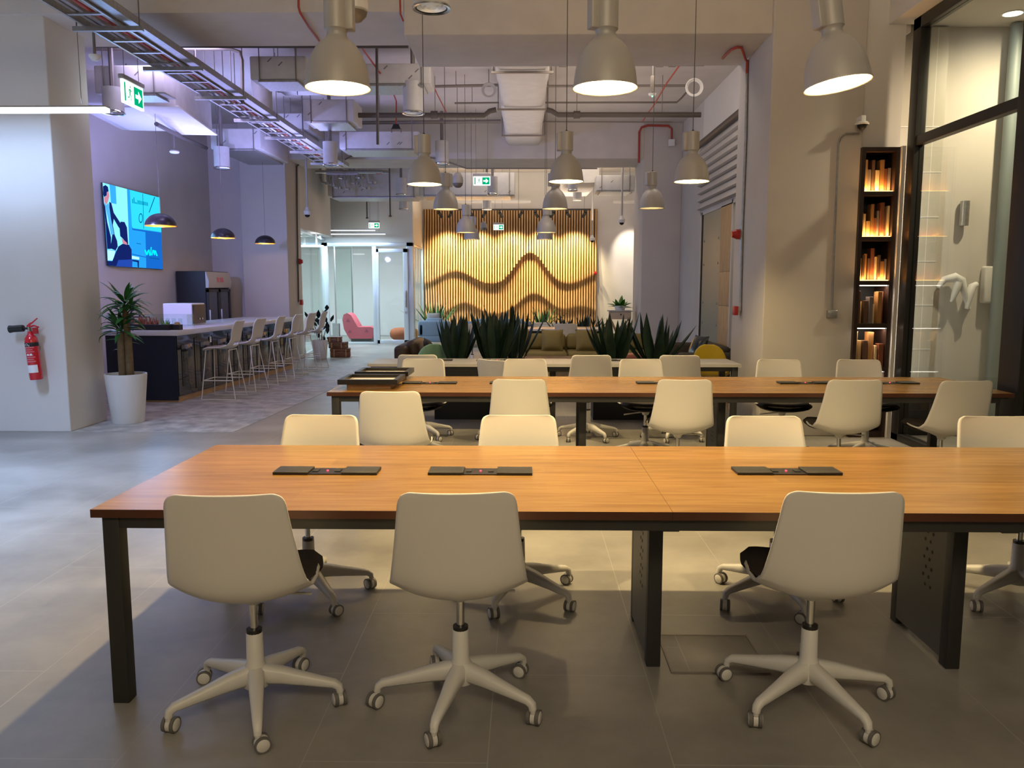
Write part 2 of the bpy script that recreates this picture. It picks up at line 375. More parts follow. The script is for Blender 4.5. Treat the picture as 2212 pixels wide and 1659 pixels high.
# left side
sbox('wall_left', 'wall', -7.2, -7.0, -4.3, 8.36, 0, SLAB)
sbox('column', 'wallw', -7.0, -4.80, 8.36, 9.12, 0, SLAB, r=0.012)
sbox('wall_left', 'wall', -6.55, -6.35, 9.12, 16.7, 0, SLAB)
sbox('wall_bar', 'wall', -6.35, -5.66, 16.5, 16.7, 0, SLAB)
sbox('column', 'wall', -5.66, -4.75, 16.3, 17.3, 0, SLAB, r=0.012)
sbox('wall_front', 'wall', -7.2, 9, -4.3, -4.15, 0, SLAB)
# right side
sbox('column', 'wall', 2.40, 3.31, 8.25, 9.5, 0, SLAB, r=0.012)
sbox('wall_right', 'wallw', 3.29, 3.69, 8.28, 8.5, 2.885, SLAB)
sbox('wall_right', 'wallw', 3.28, 3.76, 8.56, 8.7, 0, SLAB)
sbox('trim_1', 'wallw', 3.665, 3.70, 8.16, 8.56, 0, 2.885)
sbox('column', 'wall', 2.33, 3.1, 16.5, 17.75, 0, SLAB, r=0.012)
sbox('wall_right', 'wall', 3.1, 3.25, 14.62, 17.75, 0, SLAB)
sbox('wall_right', 'wallw', 3.1, 3.25, 9.5, 14.62, 3.92, SLAB)
sbox('wall_right', 'wallw', 3.1, 3.25, 17.75, 23.6, 0, SLAB)
sbox('baseboard_right', 'blackm', 3.07, 3.12, 9.5, 14.62, 0, 0.30)
# shuttered window in the right hand wall
w2 = struct(MB().box(3.13, 3.16, 9.5, 12.35, 0.3, 2.78).build('window_2', 'glassg'))
fb = MB()
for y in (14.58, 12.40, 9.56): fb.box(3.09, 3.16, y - 0.03, y + 0.03, 0.3, 2.82)
fb.box(3.09, 3.16, 9.5, 14.6, 2.76, 2.84); fb.build('window_frame', 'wallw', w2)
MB().box(3.085, 3.12, 14.44, 14.50, 0.3, 2.8).build('gasket', 'blackm', w2)
pb = MB().box(3.10, 3.13, 13.12, 14.42, 0.3, 2.78)
for y in (13.25, 14.28):
    for z in (0.9, 1.25, 1.9, 2.3): pb.cyl((3.10, y, z), (3.088, y, z), 0.02, m=1)
pb.build('panel', ['frost', 'steel'], w2)
pb = MB()
for z0, z1 in ((0.30, 1.22), (1.225, 1.75), (1.755, 2.78)): pb.box(3.09, 3.13, 12.42, 13.10, z0, z1, r=0.004)
pb.build('plywood_panel', 'ply', w2)
sh = empty('roller_shutter', (3.1, 12.0, 2.8), 0, 'horizontal slatted shutter half rolled up above the window in the right wall', 'shutter')
sb = MB()
for k in range(8):
    z = 2.84 - 2.8 + k * 0.135
    sb.prism([(-0.01, -2.5, z), (-0.09, -2.5, z + 0.02), (-0.04, -2.5, z + 0.125), (-0.01, -2.5, z + 0.125)], (0, 5.1, 0))
sb.build('slats', 'shutter', sh)
MB().cyl((-0.08, -2.5, 1.16), (-0.08, 2.65, 1.16), 0.055).build('roller', 'pipe', sh)
# back walls
sbox('wall_back', 'wallw', -3.0, 3.25, 23.5, 23.7, 0, SLAB)
# glazed offices at the far left
sbox('wall_bulkhead', 'wallw', -5.0, -4.80, 17.3, 20.2, 2.75, SLAB)
sbox('wall_meeting', 'wallw', -8.6, -8.4, 16.7, 25.6, 0, SLAB)
sbox('ceiling_meeting', 'wallw', -8.4, -5.02, 17.3, 21.3, 2.78, 2.86)
sbox('wall_meeting', 'wallw', -8.4, -5.66, 17.1, 17.28, 0, SLAB)
sbox('wall_bulkhead', 'wallw', -8.4, -2.94, 21.4, 21.55, 2.66, SLAB)
sbox('wall_bulkhead', 'wallw', -3.06, -2.94, 21.55, 23.5, 2.62, SLAB)
sbox('ceiling_office', 'wallw', -8.4, -3.06, 21.55, 25.4, 2.68, 2.75)
sbox('wall_office', 'wallw', -8.4, -2.9, 25.4, 25.6, 0, SLAB)
sbox('wall_office', 'wallw', -2.98, -2.9, 23.7, 25.4, 0, SLAB)
# office glass front
def glazing(name, posts, rails, panes, mats=('silver', 'glass')):
    mb = MB()
    for b in posts + rails: mb.box(*b, r=0.006)
    o = struct(mb.build(name, mats[0]))
    for p in panes: MB().box(*p).build('pane', mats[1], o, smooth=0)
    return o
yf = 21.4
def xo(px): return P(px, 640, yf).x
o3 = glazing('window_3', [(xo(698), xo(711), yf - 0.05, yf + 0.05, 0, 2.66), (xo(806), xo(815), yf - 0.04, yf + 0.04, 0, 2.6), (xo(880), xo(894), yf - 0.05, yf + 0.05, 0, 2.66)],
             [(xo(655), xo(894), yf - 0.05, yf + 0.05, 2.56, 2.66), (xo(711), xo(806), yf - 0.03, yf + 0.03, 0, 0.06)],
             [(xo(711), xo(806), yf - 0.006, yf + 0.006, 0.06, 2.56)])
d1 = glazing('door_1', [(xo(815), xo(821), yf - 0.10, yf - 0.05, 0.02, 2.5), (xo(873), xo(883), yf - 0.10, yf - 0.05, 0.02, 2.5)],
             [(xo(815), xo(883), yf - 0.10, yf - 0.05, 2.40, 2.5), (xo(815), xo(883), yf - 0.10, yf - 0.05, 0.02, 0.12)],
             [(xo(821), xo(873), yf - 0.08, yf - 0.07, 0.12, 2.40)])
hx = xo(878)
hb = MB().box(hx - 0.02, hx + 0.02, yf - 0.15, yf - 0.11, 0.98, 1.42, r=0.01).cyl((hx, yf - 0.1, 0.85), (hx, yf - 0.14, 0.85), 0.03)
hb.build('door_handle', 'steel', d1)
glazing('window_4', [(-2.99, -2.93, 21.46, 21.54, 0, 2.62), (-2.99, -2.93, 23.40, 23.48, 0, 2.62)], [(-2.98, -2.94, 21.5, 23.45, 2.56, 2.62), (-2.98, -2.94, 21.5, 23.45, 0, 0.06)],
        [(-2.967, -2.953, 21.54, 23.40, 0.06, 2.56)], ('silver', 'glassg'))
# slanting glass front of the meeting room beyond the bar
mbw = MB(); a = Vector((-4.80, 17.32, 0)); b = Vector((-5.28, 21.38, 0)); dv = (b - a); nv = Vector((dv.y, -dv.x, 0)).normalized() * 0.03
for z0, z1 in ((0, 0.06), (2.70, 2.76)): mbw.prism([a - nv + Vector((0, 0, z0)), b - nv + Vector((0, 0, z0)), b - nv + Vector((0, 0, z1)), a - nv + Vector((0, 0, z1))], nv * 2)
o5 = struct(mbw.build('window_5', 'silver', smooth=0))
for t0, t1 in ((0.0, 0.36), (0.365, 0.7), (0.705, 1.0)):
    q = a + dv * t0; r_ = a + dv * t1; n2 = nv * 0.2
    MB().prism([q - n2 + Vector((0, 0, 0.06)), r_ - n2 + Vector((0, 0, 0.06)), r_ - n2 + Vector((0, 0, 2.70)), q - n2 + Vector((0, 0, 2.70))], n2 * 2).build('pane', 'glassg', o5, smooth=0)
# black framed glass partition on the right
gx0, gx1 = 3.70, 3.80
win = glazing('window_1', [(gx0, gx1, 8.0, 8.15, 0, 4.05), (gx0, gx1, 6.10, 6.37, 0, 4.05), (gx0, gx1, 1.5, 1.7, 0, 4.05)],
              [(gx0, gx1, -4.1, 8.15, 3.94, 4.05), (gx0 + 0.01, gx1 - 0.01, 1.7, 8.0, 2.86, 2.95), (gx0, gx1, -4.1, 8.15, 0.0, 0.07)],
              [(3.745, 3.757, 6.37, 8.0, 0.07, 2.86), (3.745, 3.757, 6.37, 8.0, 2.95, 3.94), (3.745, 3.757, 1.7, 6.10, 0.07, 2.86), (3.745, 3.757, 1.7, 6.10, 2.95, 3.94)], ('blackm', 'glass'))
sbox('ceiling_soffit', 'wallw', 3.52, 3.92, -4.15, 8.28, 4.05, SLAB)
# room behind the black framed glass
sbox('wall_glass_room', 'wall', 3.76, 7.2, 8.6, 8.75, 0, SLAB)
tw = MB().box(0, 0.44, 0, 0.06, 0, 4.1).build('trim_2', 'tilew', None, (3.80, 8.54, 0)); struct(tw)
for z in (0.42, 0.87, 1.33, 1.78, 2.23, 2.68, 3.13): MB().box(0.0, 0.44, -0.004, 0.0, z, z + 0.008).build('tile_joint', 'white', tw)
sbox('wall_glass_room', 'wall', 7.2, 7.35, -4.15, 8.75, 0, SLAB)
sbox('ceiling_glass_room', 'wall', 3.92, 7.2, -4.15, 8.6, 4.12, 4.22)
# ================================================================ SLAT FEATURE WALL
def hump(x, c, w): return math.exp(-((x - c) / w) ** 2)
def ridge(x):   # height of the carved ridge line along the wall
    t = x
    return 1.56 + 0.42 * hump(t, -2.0, 0.65) + 0.94 * hump(t, 0.13, 0.58) + 0.45 * hump(t, 2.35, 0.75)
def ridge2(x): return 0.72 + 0.62 * hump(x, 0.25, 0.6) + 0.35 * hump(x, -1.75, 0.5) + 0.25 * hump(x, 1.6, 0.5)
def protr(x, z):
    s = z - ridge(x); p = 0.0
    amp = 0.085 + 0.075 * hump(x, 0.0, 0.9) + 0.03 * hump(x, -1.6, 0.7)
    p += amp * (math.exp(-s / 0.75) if s >= 0 else math.exp(-(s / 0.13) ** 2))
    s2 = z - ridge2(x)
    p += 0.075 * (math.exp(-s2 / 0.32) if s2 >= 0 else math.exp(-(s2 / 0.12) ** 2)) * (1 if s < 0 else math.exp(-(s / 0.2) ** 2))
    return min(p, 0.34)
fw = empty('slat_feature_wall', (0, 23.5, 0), 0, 'wall panel of vertical pine slats carved into a wavy mountain relief, lit from above', 'wall panel')
sx0, sx1, sz1 = -2.90, 2.03, 3.70
MB().box(sx0, sx1, -0.04, 0.0, 0.02, sz1).build('backing_board', 'slatback', fw)
sm = MB(); NS = 66; pitch = (sx1 - sx0) / NS; NZ = 74
for i in range(NS):
    xc = sx0 + pitch * (i + 0.5); hw = pitch * 0.29; vs = []; fs = []
    for k in range(NZ + 1):
        z = 0.03 + (sz1 - 0.03) * k / NZ
        wob = 0.012 * math.sin(z * 2.1 + i * 0.2) * hump(xc, -2.9, 0.9)
        y = -0.085 - protr(xc, z)
        vs += [(xc - hw + wob, y, z), (xc + hw + wob, y, z), (xc + hw + wob, -0.04, z), (xc - hw + wob, -0.04, z)]
    for k in range(NZ):
        for q in range(4): fs.append((k * 4 + q, k * 4 + (q + 1) % 4, (k + 1) * 4 + (q + 1) % 4, (k + 1) * 4 + q))
    fs += [(3, 2, 1, 0), tuple(NZ * 4 + q for q in range(4))]
    sm.add(vs, fs)
sm.build('slats', 'slat', fw, smooth=30)
# track with spotlights above the slat wall
tr = P(942, 453, 22.55); trz = tr.z
track = empty('spotlight_track', (0, 22.55, trz), 0, 'black lighting track hung in front of the slat wall top', 'light track')
MB().box(tr.x, P(1276, 453, 22.55).x, -0.02, 0.02, -0.02, 0.02).build('rail', 'black', track)
for px in (960, 1120, 1262): x = P(px, 453, 22.55).x; MB().cyl((x, 0, 0.02), (x, 0, SLAB - trz), 0.006).build('drop_rod', 'wire', track)
ORD = ['first', 'second', 'third', 'fourth', 'fifth', 'sixth', 'seventh', 'eighth', 'ninth', 'tenth', 'eleventh', 'twelfth']
spx = [948, 975, 1016, 1048, 1079, 1127, 1156, 1196, 1225, 1265]
for i, px in enumerate(spx):
    x = P(px, 453, 22.55).x; dx = (-1) ** i * 0.10
    s_ = empty('spotlight', (x, 22.55, trz - 0.02), 0, 'black track spotlight aimed at the slat wall, %s from the left' % ORD[i], 'spotlight', 'spotlights over the slat wall')
    MB().box(-0.03, 0.03, -0.015, 0.015, -0.05, 0).build('adapter', 'black', s_)
    MB().cyl((0, 0, -0.06), (dx * 0.7, 0.10, -0.17), 0.042, n=16).build('head', 'black', s_)
    light('SPOT', 'track_spot_light', (x + dx * 0.7, 22.66, trz - 0.2), 170, (1.0, 0.80, 0.46), 0.06, aim=(x + dx * 3, 23.4, 1.9), spot=80, blend=0.7)
light('SPOT', 'wall_wash_light', (2.75, 22.3, 3.7), 150, (1.0, 0.84, 0.66), 0.03, aim=(3.05, 23.5, 2.4), spot=46, blend=0.6)

# ================================================================ LONG TABLES
def long_table(name, label, x0, x1, y0, y1, seams, top, edge, panels, thick=0.03):
    t = empty(name, ((x0 + x1) / 2, (y0 + y1) / 2, 0), 0, label, 'table')
    ox, oy = (x0 + x1) / 2, (y0 + y1) / 2
    xs = [x0] + seams + [x1]
    if len(seams) > 1 and top == 'table' and y0 < 4: xs = [x0, seams[0], x1]
    for a, b in zip(xs[:-1], xs[1:]):
        mb = MB().box(a - ox + 0.0005, b - ox - 0.0005, y0 - oy, y1 - oy, 0.74 - thick, 0.74)
        o = mb.build('tabletop', [top, edge], t)
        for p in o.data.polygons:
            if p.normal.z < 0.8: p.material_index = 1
    fr = MB()
    for yy in (y0 + 0.025, y1 - 0.065): fr.box(x0 - ox + 0.03, x1 - ox - 0.03, yy - oy, yy - oy + 0.04, 0.665, 0.74 - thick)
    for xx in (x0 + 0.03, x1 - 0.09): fr.box(xx - ox, xx - ox + 0.06, y0 - oy + 0.03, y1 - oy - 0.03, 0.665, 0.74 - thick)
    for sx in seams: fr.box(sx - ox - 0.03, sx - ox + 0.03, y0 - oy + 0.03, y1 - oy - 0.03, 0.66, 0.74 - thick)
    fr.build('frame', 'graphite', t)
    for xx in (x0 + 0.03, x1 - 0.09):
        for yy in (y0 + 0.02, y1 - 0.08):
            MB().box(xx - ox, xx - ox + 0.06, yy - oy, yy - oy + 0.06, 0, 0.709, r=0.003).build('leg', 'graphite', t)
    for sx, pn in zip(seams, panels):
        for yy in (y0 + 0.34, y1 - 0.40):
            MB().box(sx - ox - 0.028, sx - ox + 0.028, yy - oy, yy - oy + 0.06, 0, 0.665, r=0.004).build('leg', 'graphite', t)
        if pn:
            pm = MB().box(sx - ox - 0.028, sx - ox - 0.008, y0 + 0.395 - oy, y1 - 0.395 - oy, 0.03, 0.66)
            for k in range(9):
                for q in range(2):
                    yy = y0 + 0.50 + q * 0.045 + (k % 2) * 0.02 - oy; z = 0.28 + k * 0.038
                    for side, xx in ((-1, sx - ox - 0.0281), (1, sx - ox - 0.0079)):
                        pm.cyl((xx, yy, z), (xx + side * 0.001, yy, z), 0.0075, n=8, m=1)
            pm.build('cable_panel', ['greym', 'black'], t)
        for dx in (-0.045, 0.045):
            for z in (0.682, 0.70): MB().cyl((sx - ox + dx, y0 - oy + 0.03, z), (sx - ox + dx, y0 - oy + 0.026, z), 0.004, n=8).build('bolt', 'chrome', t)
    return t
TX = 3.62
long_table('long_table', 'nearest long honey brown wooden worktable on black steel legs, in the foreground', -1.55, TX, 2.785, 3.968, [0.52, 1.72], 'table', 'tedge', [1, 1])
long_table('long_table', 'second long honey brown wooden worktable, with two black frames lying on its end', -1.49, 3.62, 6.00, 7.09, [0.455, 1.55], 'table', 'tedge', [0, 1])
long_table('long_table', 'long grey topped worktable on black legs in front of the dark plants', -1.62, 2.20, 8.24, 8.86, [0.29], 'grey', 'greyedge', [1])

def power_box(x, y, label, flip=False, w=0.44):
    t = empty('power_box', (x, y, 0.74), 0, label, 'power outlet', 'desk power boxes')
    MB().box(-w / 2, w / 2, -0.055, 0.055, 0, 0.005).build('tray', 'blackp', t)
    for s_, z in ((-1, 0.0), (1, 0.0)):
        xx = s_ * w / 2
        MB().box(min(xx, xx - s_ * w * 0.34), max(xx, xx - s_ * w * 0.34), -0.058, 0.058, 0.005, 0.012, r=0.002).build('lid', 'graphite', t)
    for dx in (-0.05, 0.045): MB().box(dx - 0.012, dx + 0.012, -0.02, 0.02, 0.005, 0.008).build('socket', 'black', t)
    MB().cyl((0.0, 0.0, 0.005), (0, 0, 0.009), 0.0045, n=10).build('indicator', 'red_led', t)
    return t
for x, y, l in [(-0.845, 3.385, 'black open power box on the nearest table, left of the other two'), (-0.19, 3.39, 'black open power box on the nearest table behind the middle near chair'),
                (1.115, 3.413, 'black open power box on the nearest table behind the right near chair'),
                (-0.78, 6.57, 'black power box on the second table beside the two frames'), (-0.07, 6.58, 'black power box on the second table, partly behind the second near chair'),
                (1.13, 6.60, 'black power box on the second table, partly behind the third near chair'), (2.29, 6.62, 'black power box on the second table left of the niche shelf'),
                (2.98, 6.63, 'black power box near the right end of the second table')]:
    power_box(x, y, l)
for x, y, l in [(-1.0, 8.62, 'thin black power box on the grey table below the leftmost dark plant'), (-0.30, 8.62, 'thin black power box on the grey table below the second dark plant'), (1.05, 8.62, 'thin black power box on the grey table between the two right plants')]:
    power_box(x, y, l)
# framed pictures lying on the second table
def frame_box(x0, x1, y0, y1, z, label):
    t = empty('picture_frame', ((x0 + x1) / 2, (y0 + y1) / 2, z), 0, label, 'picture frame', 'black frames lying on the table')
    w, d = (x1 - x0) / 2, (y1 - y0) / 2; fb_ = MB(); k = 0.035
    for b_ in ((-w, w, -d, -d + k), (-w, w, d - k, d), (-w, -w + k, -d + k, d - k), (w - k, w, -d + k, d - k)): fb_.box(*b_, 0.04, 0.078)
    fb_.build('frame', 'blackp', t)
    MB().box(-w + 0.06, w - 0.06, -d + 0.05, d - 0.05, 0, 0.04).build('back_box', 'plinth', t)
    MB().box(-w + k, w - k, -d + k, d - k, 0.04, 0.052).build('mount', 'mount', t)
    MB().box(-w + k + 0.03, w - k - 0.03, -d + k + 0.05, d - k - 0.05, 0.052, 0.054).build('picture', 'paper', t)
    return t
frame_box(-1.44, -0.98, 6.14, 6.56, 0.74, 'black picture frame lying flat on the second table, the one nearer the camera')
frame_box(-1.43, -0.98, 6.72, 7.09, 0.74, 'black picture frame lying flat on the second table behind the other frame')

# ================================================================ SWIVEL CHAIRS
# side profile of the shell: (y, z, half width, curl); the chair faces +Y
PROF = [(0.225, 0.478, 0.175, 0.02), (0.20, 0.486, 0.205, 0.026), (0.11, 0.475, 0.225, 0.036), (0.00, 0.456, 0.234, 0.046), (-0.10, 0.447, 0.236, 0.054), (-0.165, 0.462, 0.236, 0.066),
        (-0.205, 0.500, 0.234, 0.062), (-0.222, 0.550, 0.228, 0.050), (-0.236, 0.62, 0.218, 0.038), (-0.252, 0.70, 0.208, 0.028), (-0.269, 0.78, 0.199, 0.022), (-0.280, 0.830, 0.194, 0.019), (-0.285, 0.853, 0.184, 0.017), (-0.288, 0.865, 0.158, 0.015)]
def prof_at(u, PR=PROF):
    k = u * (len(PR) - 1); i = min(int(k), len(PR) - 2); f = k - i
    return [PR[i][q] * (1 - f) + PR[i + 1][q] * f for q in range(4)]
def shell_pt(u, v, off=0.0, wsc=1.0, PR=PROF):
    y, z, w, c = prof_at(u, PR); e = 0.02
    y0, z0, _, _ = prof_at(max(0, u - e), PR); y1, z1, _, _ = prof_at(min(1, u + e), PR)
    d = Vector((0, y1 - y0, z1 - z0)).normalized(); n = Vector((0, -d.z, d.y))   # points up for the seat, forward for the back
    if n.z < 0 and abs(d.y) > 0.7: n = -n
    n = Vector((0, abs(d.z), abs(d.y)))
    s_ = 2 * v - 1
    return Vector((s_ * w * wsc, y, z)) + n * (c * (abs(s_) ** 2.2) + off)
shell_mb = MB().grid(lambda u, v: shell_pt(0.17 + 0.83 * u, v), 24, 14)
pad_mb = MB()
def pad_ring(u, v, top):
    k = min(1.0, max(0.0, (u - 0.42) / 0.30)); prof = math.sin(PI * min(1, 0.06 + u * 0.90)) ** 0.45; e = max(0.0, 1 - abs(2 * v - 1) ** 5) ** 0.5
    lo = (-0.016 - 0.022 * e * min(1, u * 4)) * (1 - k) + 0.006 * k; hi = lo + 0.006 + (0.070 * (1 - k) + 0.024 * k) * prof * e
    return shell_pt(u * 0.40, v, hi if top else lo, 1.035 * (1 - k) + 0.96 * k)
pad_mb.grid(lambda u, v: pad_ring(u, v, 1), 14, 14).grid(lambda u, v: pad_ring(u, v, 0), 14, 14)
def make_chair(name):
    t = empty(name, (0, 0, 0))
    s_ = solid(shell_mb.build('seat_shell', 'shell', t, smooth=80), 0.011, 0.0, 1)
    p_ = pad_mb.build('seat_pad', 'pad', t, smooth=80)
    g = MB().cyl((0, 0, 0.27), (0, 0, 0.435), 0.0145, n=16, m=0).cyl((0, 0, 0.285), (0, 0, 0.30), 0.028, n=16, m=1)
    g.build('gas_lift', ['chrome', 'blackp'], t)
    MB().lathe([(0.02, 0.395), (0.027, 0.40), (0.034, 0.418), (0.075, 0.436), (0.09, 0.450), (0.0, 0.450)], 20).build('seat_mount', 'basew', t)
    MB().tube([(0.03, 0.02, 0.425), (0.11, 0.035, 0.418), (0.20, 0.05, 0.408)], [0.006, 0.005, 0.006], 8).build('lever', 'basew', t)
    b = MB().lathe([(0.0, 0.085), (0.045, 0.085), (0.052, 0.11), (0.046, 0.145), (0.031, 0.175), (0.029, 0.285), (0.024, 0.29), (0.0, 0.29)], 24)
    for k in range(5):
        a_ = 2 * PI * k / 5; ca, sa = math.cos(a_), math.sin(a_)
        pts = [(r * ca, r * sa, z) for r, z in ((0.02, 0.13), (0.10, 0.122), (0.18, 0.108), (0.25, 0.096), (0.285, 0.090), (0.302, 0.078), (0.306, 0.058))]
        b.sweep(pts, [(0.058, 0.070), (0.052, 0.056), (0.043, 0.042), (0.036, 0.032), (0.032, 0.028), (0.028, 0.026), (0.024, 0.024)])
    b.build('star_base', 'basew', t, smooth=50)
    for k in range(5):
        a_ = 2 * PI * k / 5; c_ = Vector((0.306 * math.cos(a_), 0.306 * math.sin(a_), 0)); ang = a_ + [0.5, 1.4, -0.7, 2.3, 0.2][k]
        ax = Vector((math.cos(ang), math.sin(ang), 0)); fw_ = Vector((-ax.y, ax.x, 0)); wc = c_ + fw_ * 0.012
        cm = MB().cyl(c_ + Vector((0, 0, 0.075)), c_ + Vector((0, 0, 0.048)), 0.010, n=10)
        cm.cyl(wc - ax * 0.008 + Vector((0, 0, 0.028)), wc + ax * 0.008 + Vector((0, 0, 0.028)), 0.0255, n=16)
        co = cm.build('caster', 'basew', t)
        for sd in (-1, 1):
            wm = MB().cyl(wc + ax * sd * 0.010 + Vector((0, 0, 0.028)), wc + ax * sd * 0.022 + Vector((0, 0, 0.028)), 0.0275, n=18, m=0)
            wm.cyl(wc + ax * sd * 0.022 + Vector((0, 0, 0.028)), wc + ax * sd * 0.0245 + Vector((0, 0, 0.028)), 0.022, 0.018, n=18, m=1)
            wm.build('wheel', ['tread', 'basew'], co)
    return t
CH0 = make_chair('swivel_chair'); CHUSED = [0]
def chair(x, y, rot, label, group, base=0.0, dz=0.0):
    if CHUSED[0] == 0: t = CH0
    else: t = copy_tree(CH0)
    CHUSED[0] += 1
    t.location = (x, y, 0); t.rotation_euler = (0, 0, math.radians(rot)); tag(t, label, 'chair', group)
    for c in t.children:
        n = c.name.split('.')[0]
        if n in ('star_base', 'caster'): c.rotation_euler = (0, 0, math.radians(base - rot))
        elif dz and n in ('seat_shell', 'seat_pad', 'seat_mount', 'lever'): c.location.z = dz
    return t
G1, G2, G3, G4, G5 = 'chairs on the near side of the nearest table', 'chairs on the far side of the nearest table', 'chairs on the near side of the second table', 'chairs on the far side of the second table', 'chairs at the grey table'
chair(-0.98, 2.79, 3, 'large white swivel chair in front of the nearest table, leftmost of the three', G1, 1)
chair(-0.235, 2.83, 3, 'large white swivel chair in front of the nearest table, middle of the three', G1, 41.5)
chair(1.045, 2.86, -1, 'large white swivel chair in front of the nearest table, rightmost of the three', G1, 2)
chair(-1.07, 3.86, 177, 'white swivel chair facing us across the nearest table, leftmost of four', G2, 18)
chair(-0.03, 3.87, 181, 'white swivel chair facing us across the nearest table, second of four from left', G2, 33)
chair(1.225, 3.86, 180, 'white swivel chair facing us across the nearest table, third of four from left', G2, 63)
chair(2.41, 3.87, 180, 'white swivel chair facing us across the nearest table, rightmost of four', G2, 64)
chair(-0.86, 5.36, 0, 'white swivel chair pulled out from the second table in front of the two black frames', G3, 10, 0.0)
chair(-0.03, 6.04, -3, 'white swivel chair before the second table, second from its left end', G3, 30)
chair(1.15, 6.04, -2, 'white swivel chair before the second table, hiding its dark cable panel', G3, 5)
chair(2.36, 6.04, -2, 'white swivel chair before the second table, in line with the niche shelf', G3, 50)
chair(3.10, 6.0, 4, 'white swivel chair in front of the right end of the second table', G3, 22)
chair(-0.945, 7.12, 178, 'white swivel chair beyond the second table behind the two black frames', G4, 60)
chair(0.0, 7.12, 180, 'white swivel chair beyond the second table, second from the left end', G4, 15)
chair(1.065, 7.12, 183, 'white swivel chair beyond the second table at its middle', G4, 36)
chair(2.27, 7.12, 172, 'white swivel chair beyond the second table in front of the bare pillar', G4, 20)
chair(3.01, 7.12, 176, 'white swivel chair beyond the second table in front of the niche shelf', G4, 0)
chair(-1.05, 8.12, 0, 'shaded white swivel chair at the grey table below the mint chair', G5, 20)
chair(-0.16, 8.02, -38, 'shaded white swivel chair at the grey table turned away to the right', G5, 40, -0.045)
chair(0.63, 8.10, 2, 'shaded white swivel chair at the grey table in front of the olive sofa', G5, 12)
chair(1.51, 8.10, -4, 'shaded white swivel chair at the grey table beside the yellow chair', G5, 30)

# ================================================================ BELL PENDANT LAMPS
def make_bell():
    t = empty('pendant_lamp', (0, 0, 0))
    prof = [(0.152, 0.0), (0.151, 0.012), (0.148, 0.04), (0.142, 0.08), (0.132, 0.12), (0.117, 0.155), (0.098, 0.185), (0.077, 0.208), (0.055, 0.224)]
    mb = MB().lathe([(0.156, -0.004), (0.156, 0.004)] + prof + [(0.05, 0.235), (0.0, 0.236)], 40, m=0)
    mb.build('bell_shade', 'alu', t, smooth=60)
    MB().lathe([(0.156, -0.004)] + [(r - 0.005, z + 0.001) for r, z in prof] + [(0.0, 0.222)], 40).build('reflector', 'bellin', t, smooth=60)
    MB().lathe([(0.05, 0.232), (0.046, 0.25), (0.052, 0.262), (0.058, 0.266), (0.058, 0.42), (0.05, 0.424), (0.0, 0.424)], 28).build('lamp_housing', 'alu', t, smooth=50)
    MB().box(0.045, 0.085, -0.03, 0.03, 0.262, 0.415, r=0.006).build('ballast_box', 'alu', t)
    MB().lathe([(0.0, 0.148), (0.02, 0.15), (0.030, 0.165), (0.032, 0.185), (0.02, 0.215)], 18).build('bulb', 'bulb', t, smooth=60)
    MB().cyl((0, 0, 0.424), (0, 0, 0.438), 0.010, n=10).build('cable_gland', 'black', t)
    return t
BELL0 = make_bell(); BU = [0]
def bell(px, py, Y, label, energy, az=0.0, tilt=0.0, nod=0.0):
    p = P(px, py, Y); t = BELL0 if BU[0] == 0 else copy_tree(BELL0); BU[0] += 1
    t.location = p; t.rotation_euler = (nod, tilt, math.radians(az)); tag(t, label, 'pendant lamp', 'bell pendant lamps')
    zc = 3.98 if 8.3 <= Y <= 9.5 else (4.315 if abs(p.x + 0.045) < 0.345 and 9.5 < Y < 16.5 else SLAB)
    w = MB().cyl((0, 0, 0.436), (0, 0, zc - p.z), 0.0035, n=6).build('suspension_cable', 'wire', t)
    if tilt: w.matrix_local = Matrix.Translation((0, 0, 0.436)) @ t.rotation_euler.to_matrix().inverted().to_4x4() @ Matrix.Translation((0, 0, -0.436))
    if energy: light('POINT', 'pendant_light', p + Vector((0, 0, 0.115)), energy, WARM, 0.035)
    return t
bell(730, 190, 4.0, 'large lit bell pendant lamp hanging over the nearest table, left one of three', 165)
bell(1307, 190, 4.0, 'large lit bell pendant lamp hanging over the nearest table, middle one of three', 130, 200)
bell(1810, 183, 4.0, 'large tilted bell pendant lamp hanging over the nearest table in front of the pillar', 90, 200, 0.11, 0.10)
bell(917, 398, 7.3, 'silver bell pendant lamp over the second table, left one of three', 85, 180)
bell(1223, 392, 7.3, 'silver bell pendant lamp over the second table, middle one of three', 85, 185)
bell(1494, 392, 7.3, 'silver bell pendant lamp over the second table, right one in front of the shutter', 75, 185)
bell(963, 452, 9.9, 'silver bell pendant lamp behind the second row, left of the larger exit sign', 10)
bell(1199, 451, 9.9, 'silver bell pendant lamp hanging right under the middle lamp of the second row', 10, 200)
bell(1408, 450, 9.9, 'pale bell pendant lamp hanging in front of the far right column', 6, 200)
bell(1006, 502, 12.8, 'small distant bell pendant lamp, left one, nearer of its pair', 12)
bell(1180, 502, 12.8, 'small distant bell pendant lamp, right one, nearer of its pair', 12)
bell(1019, 517, 15.5, 'farthest bell pendant lamp, left one, half hidden behind another', 8)
bell(1177, 517, 15.5, 'farthest bell pendant lamp, right one, half hidden behind another', 8)

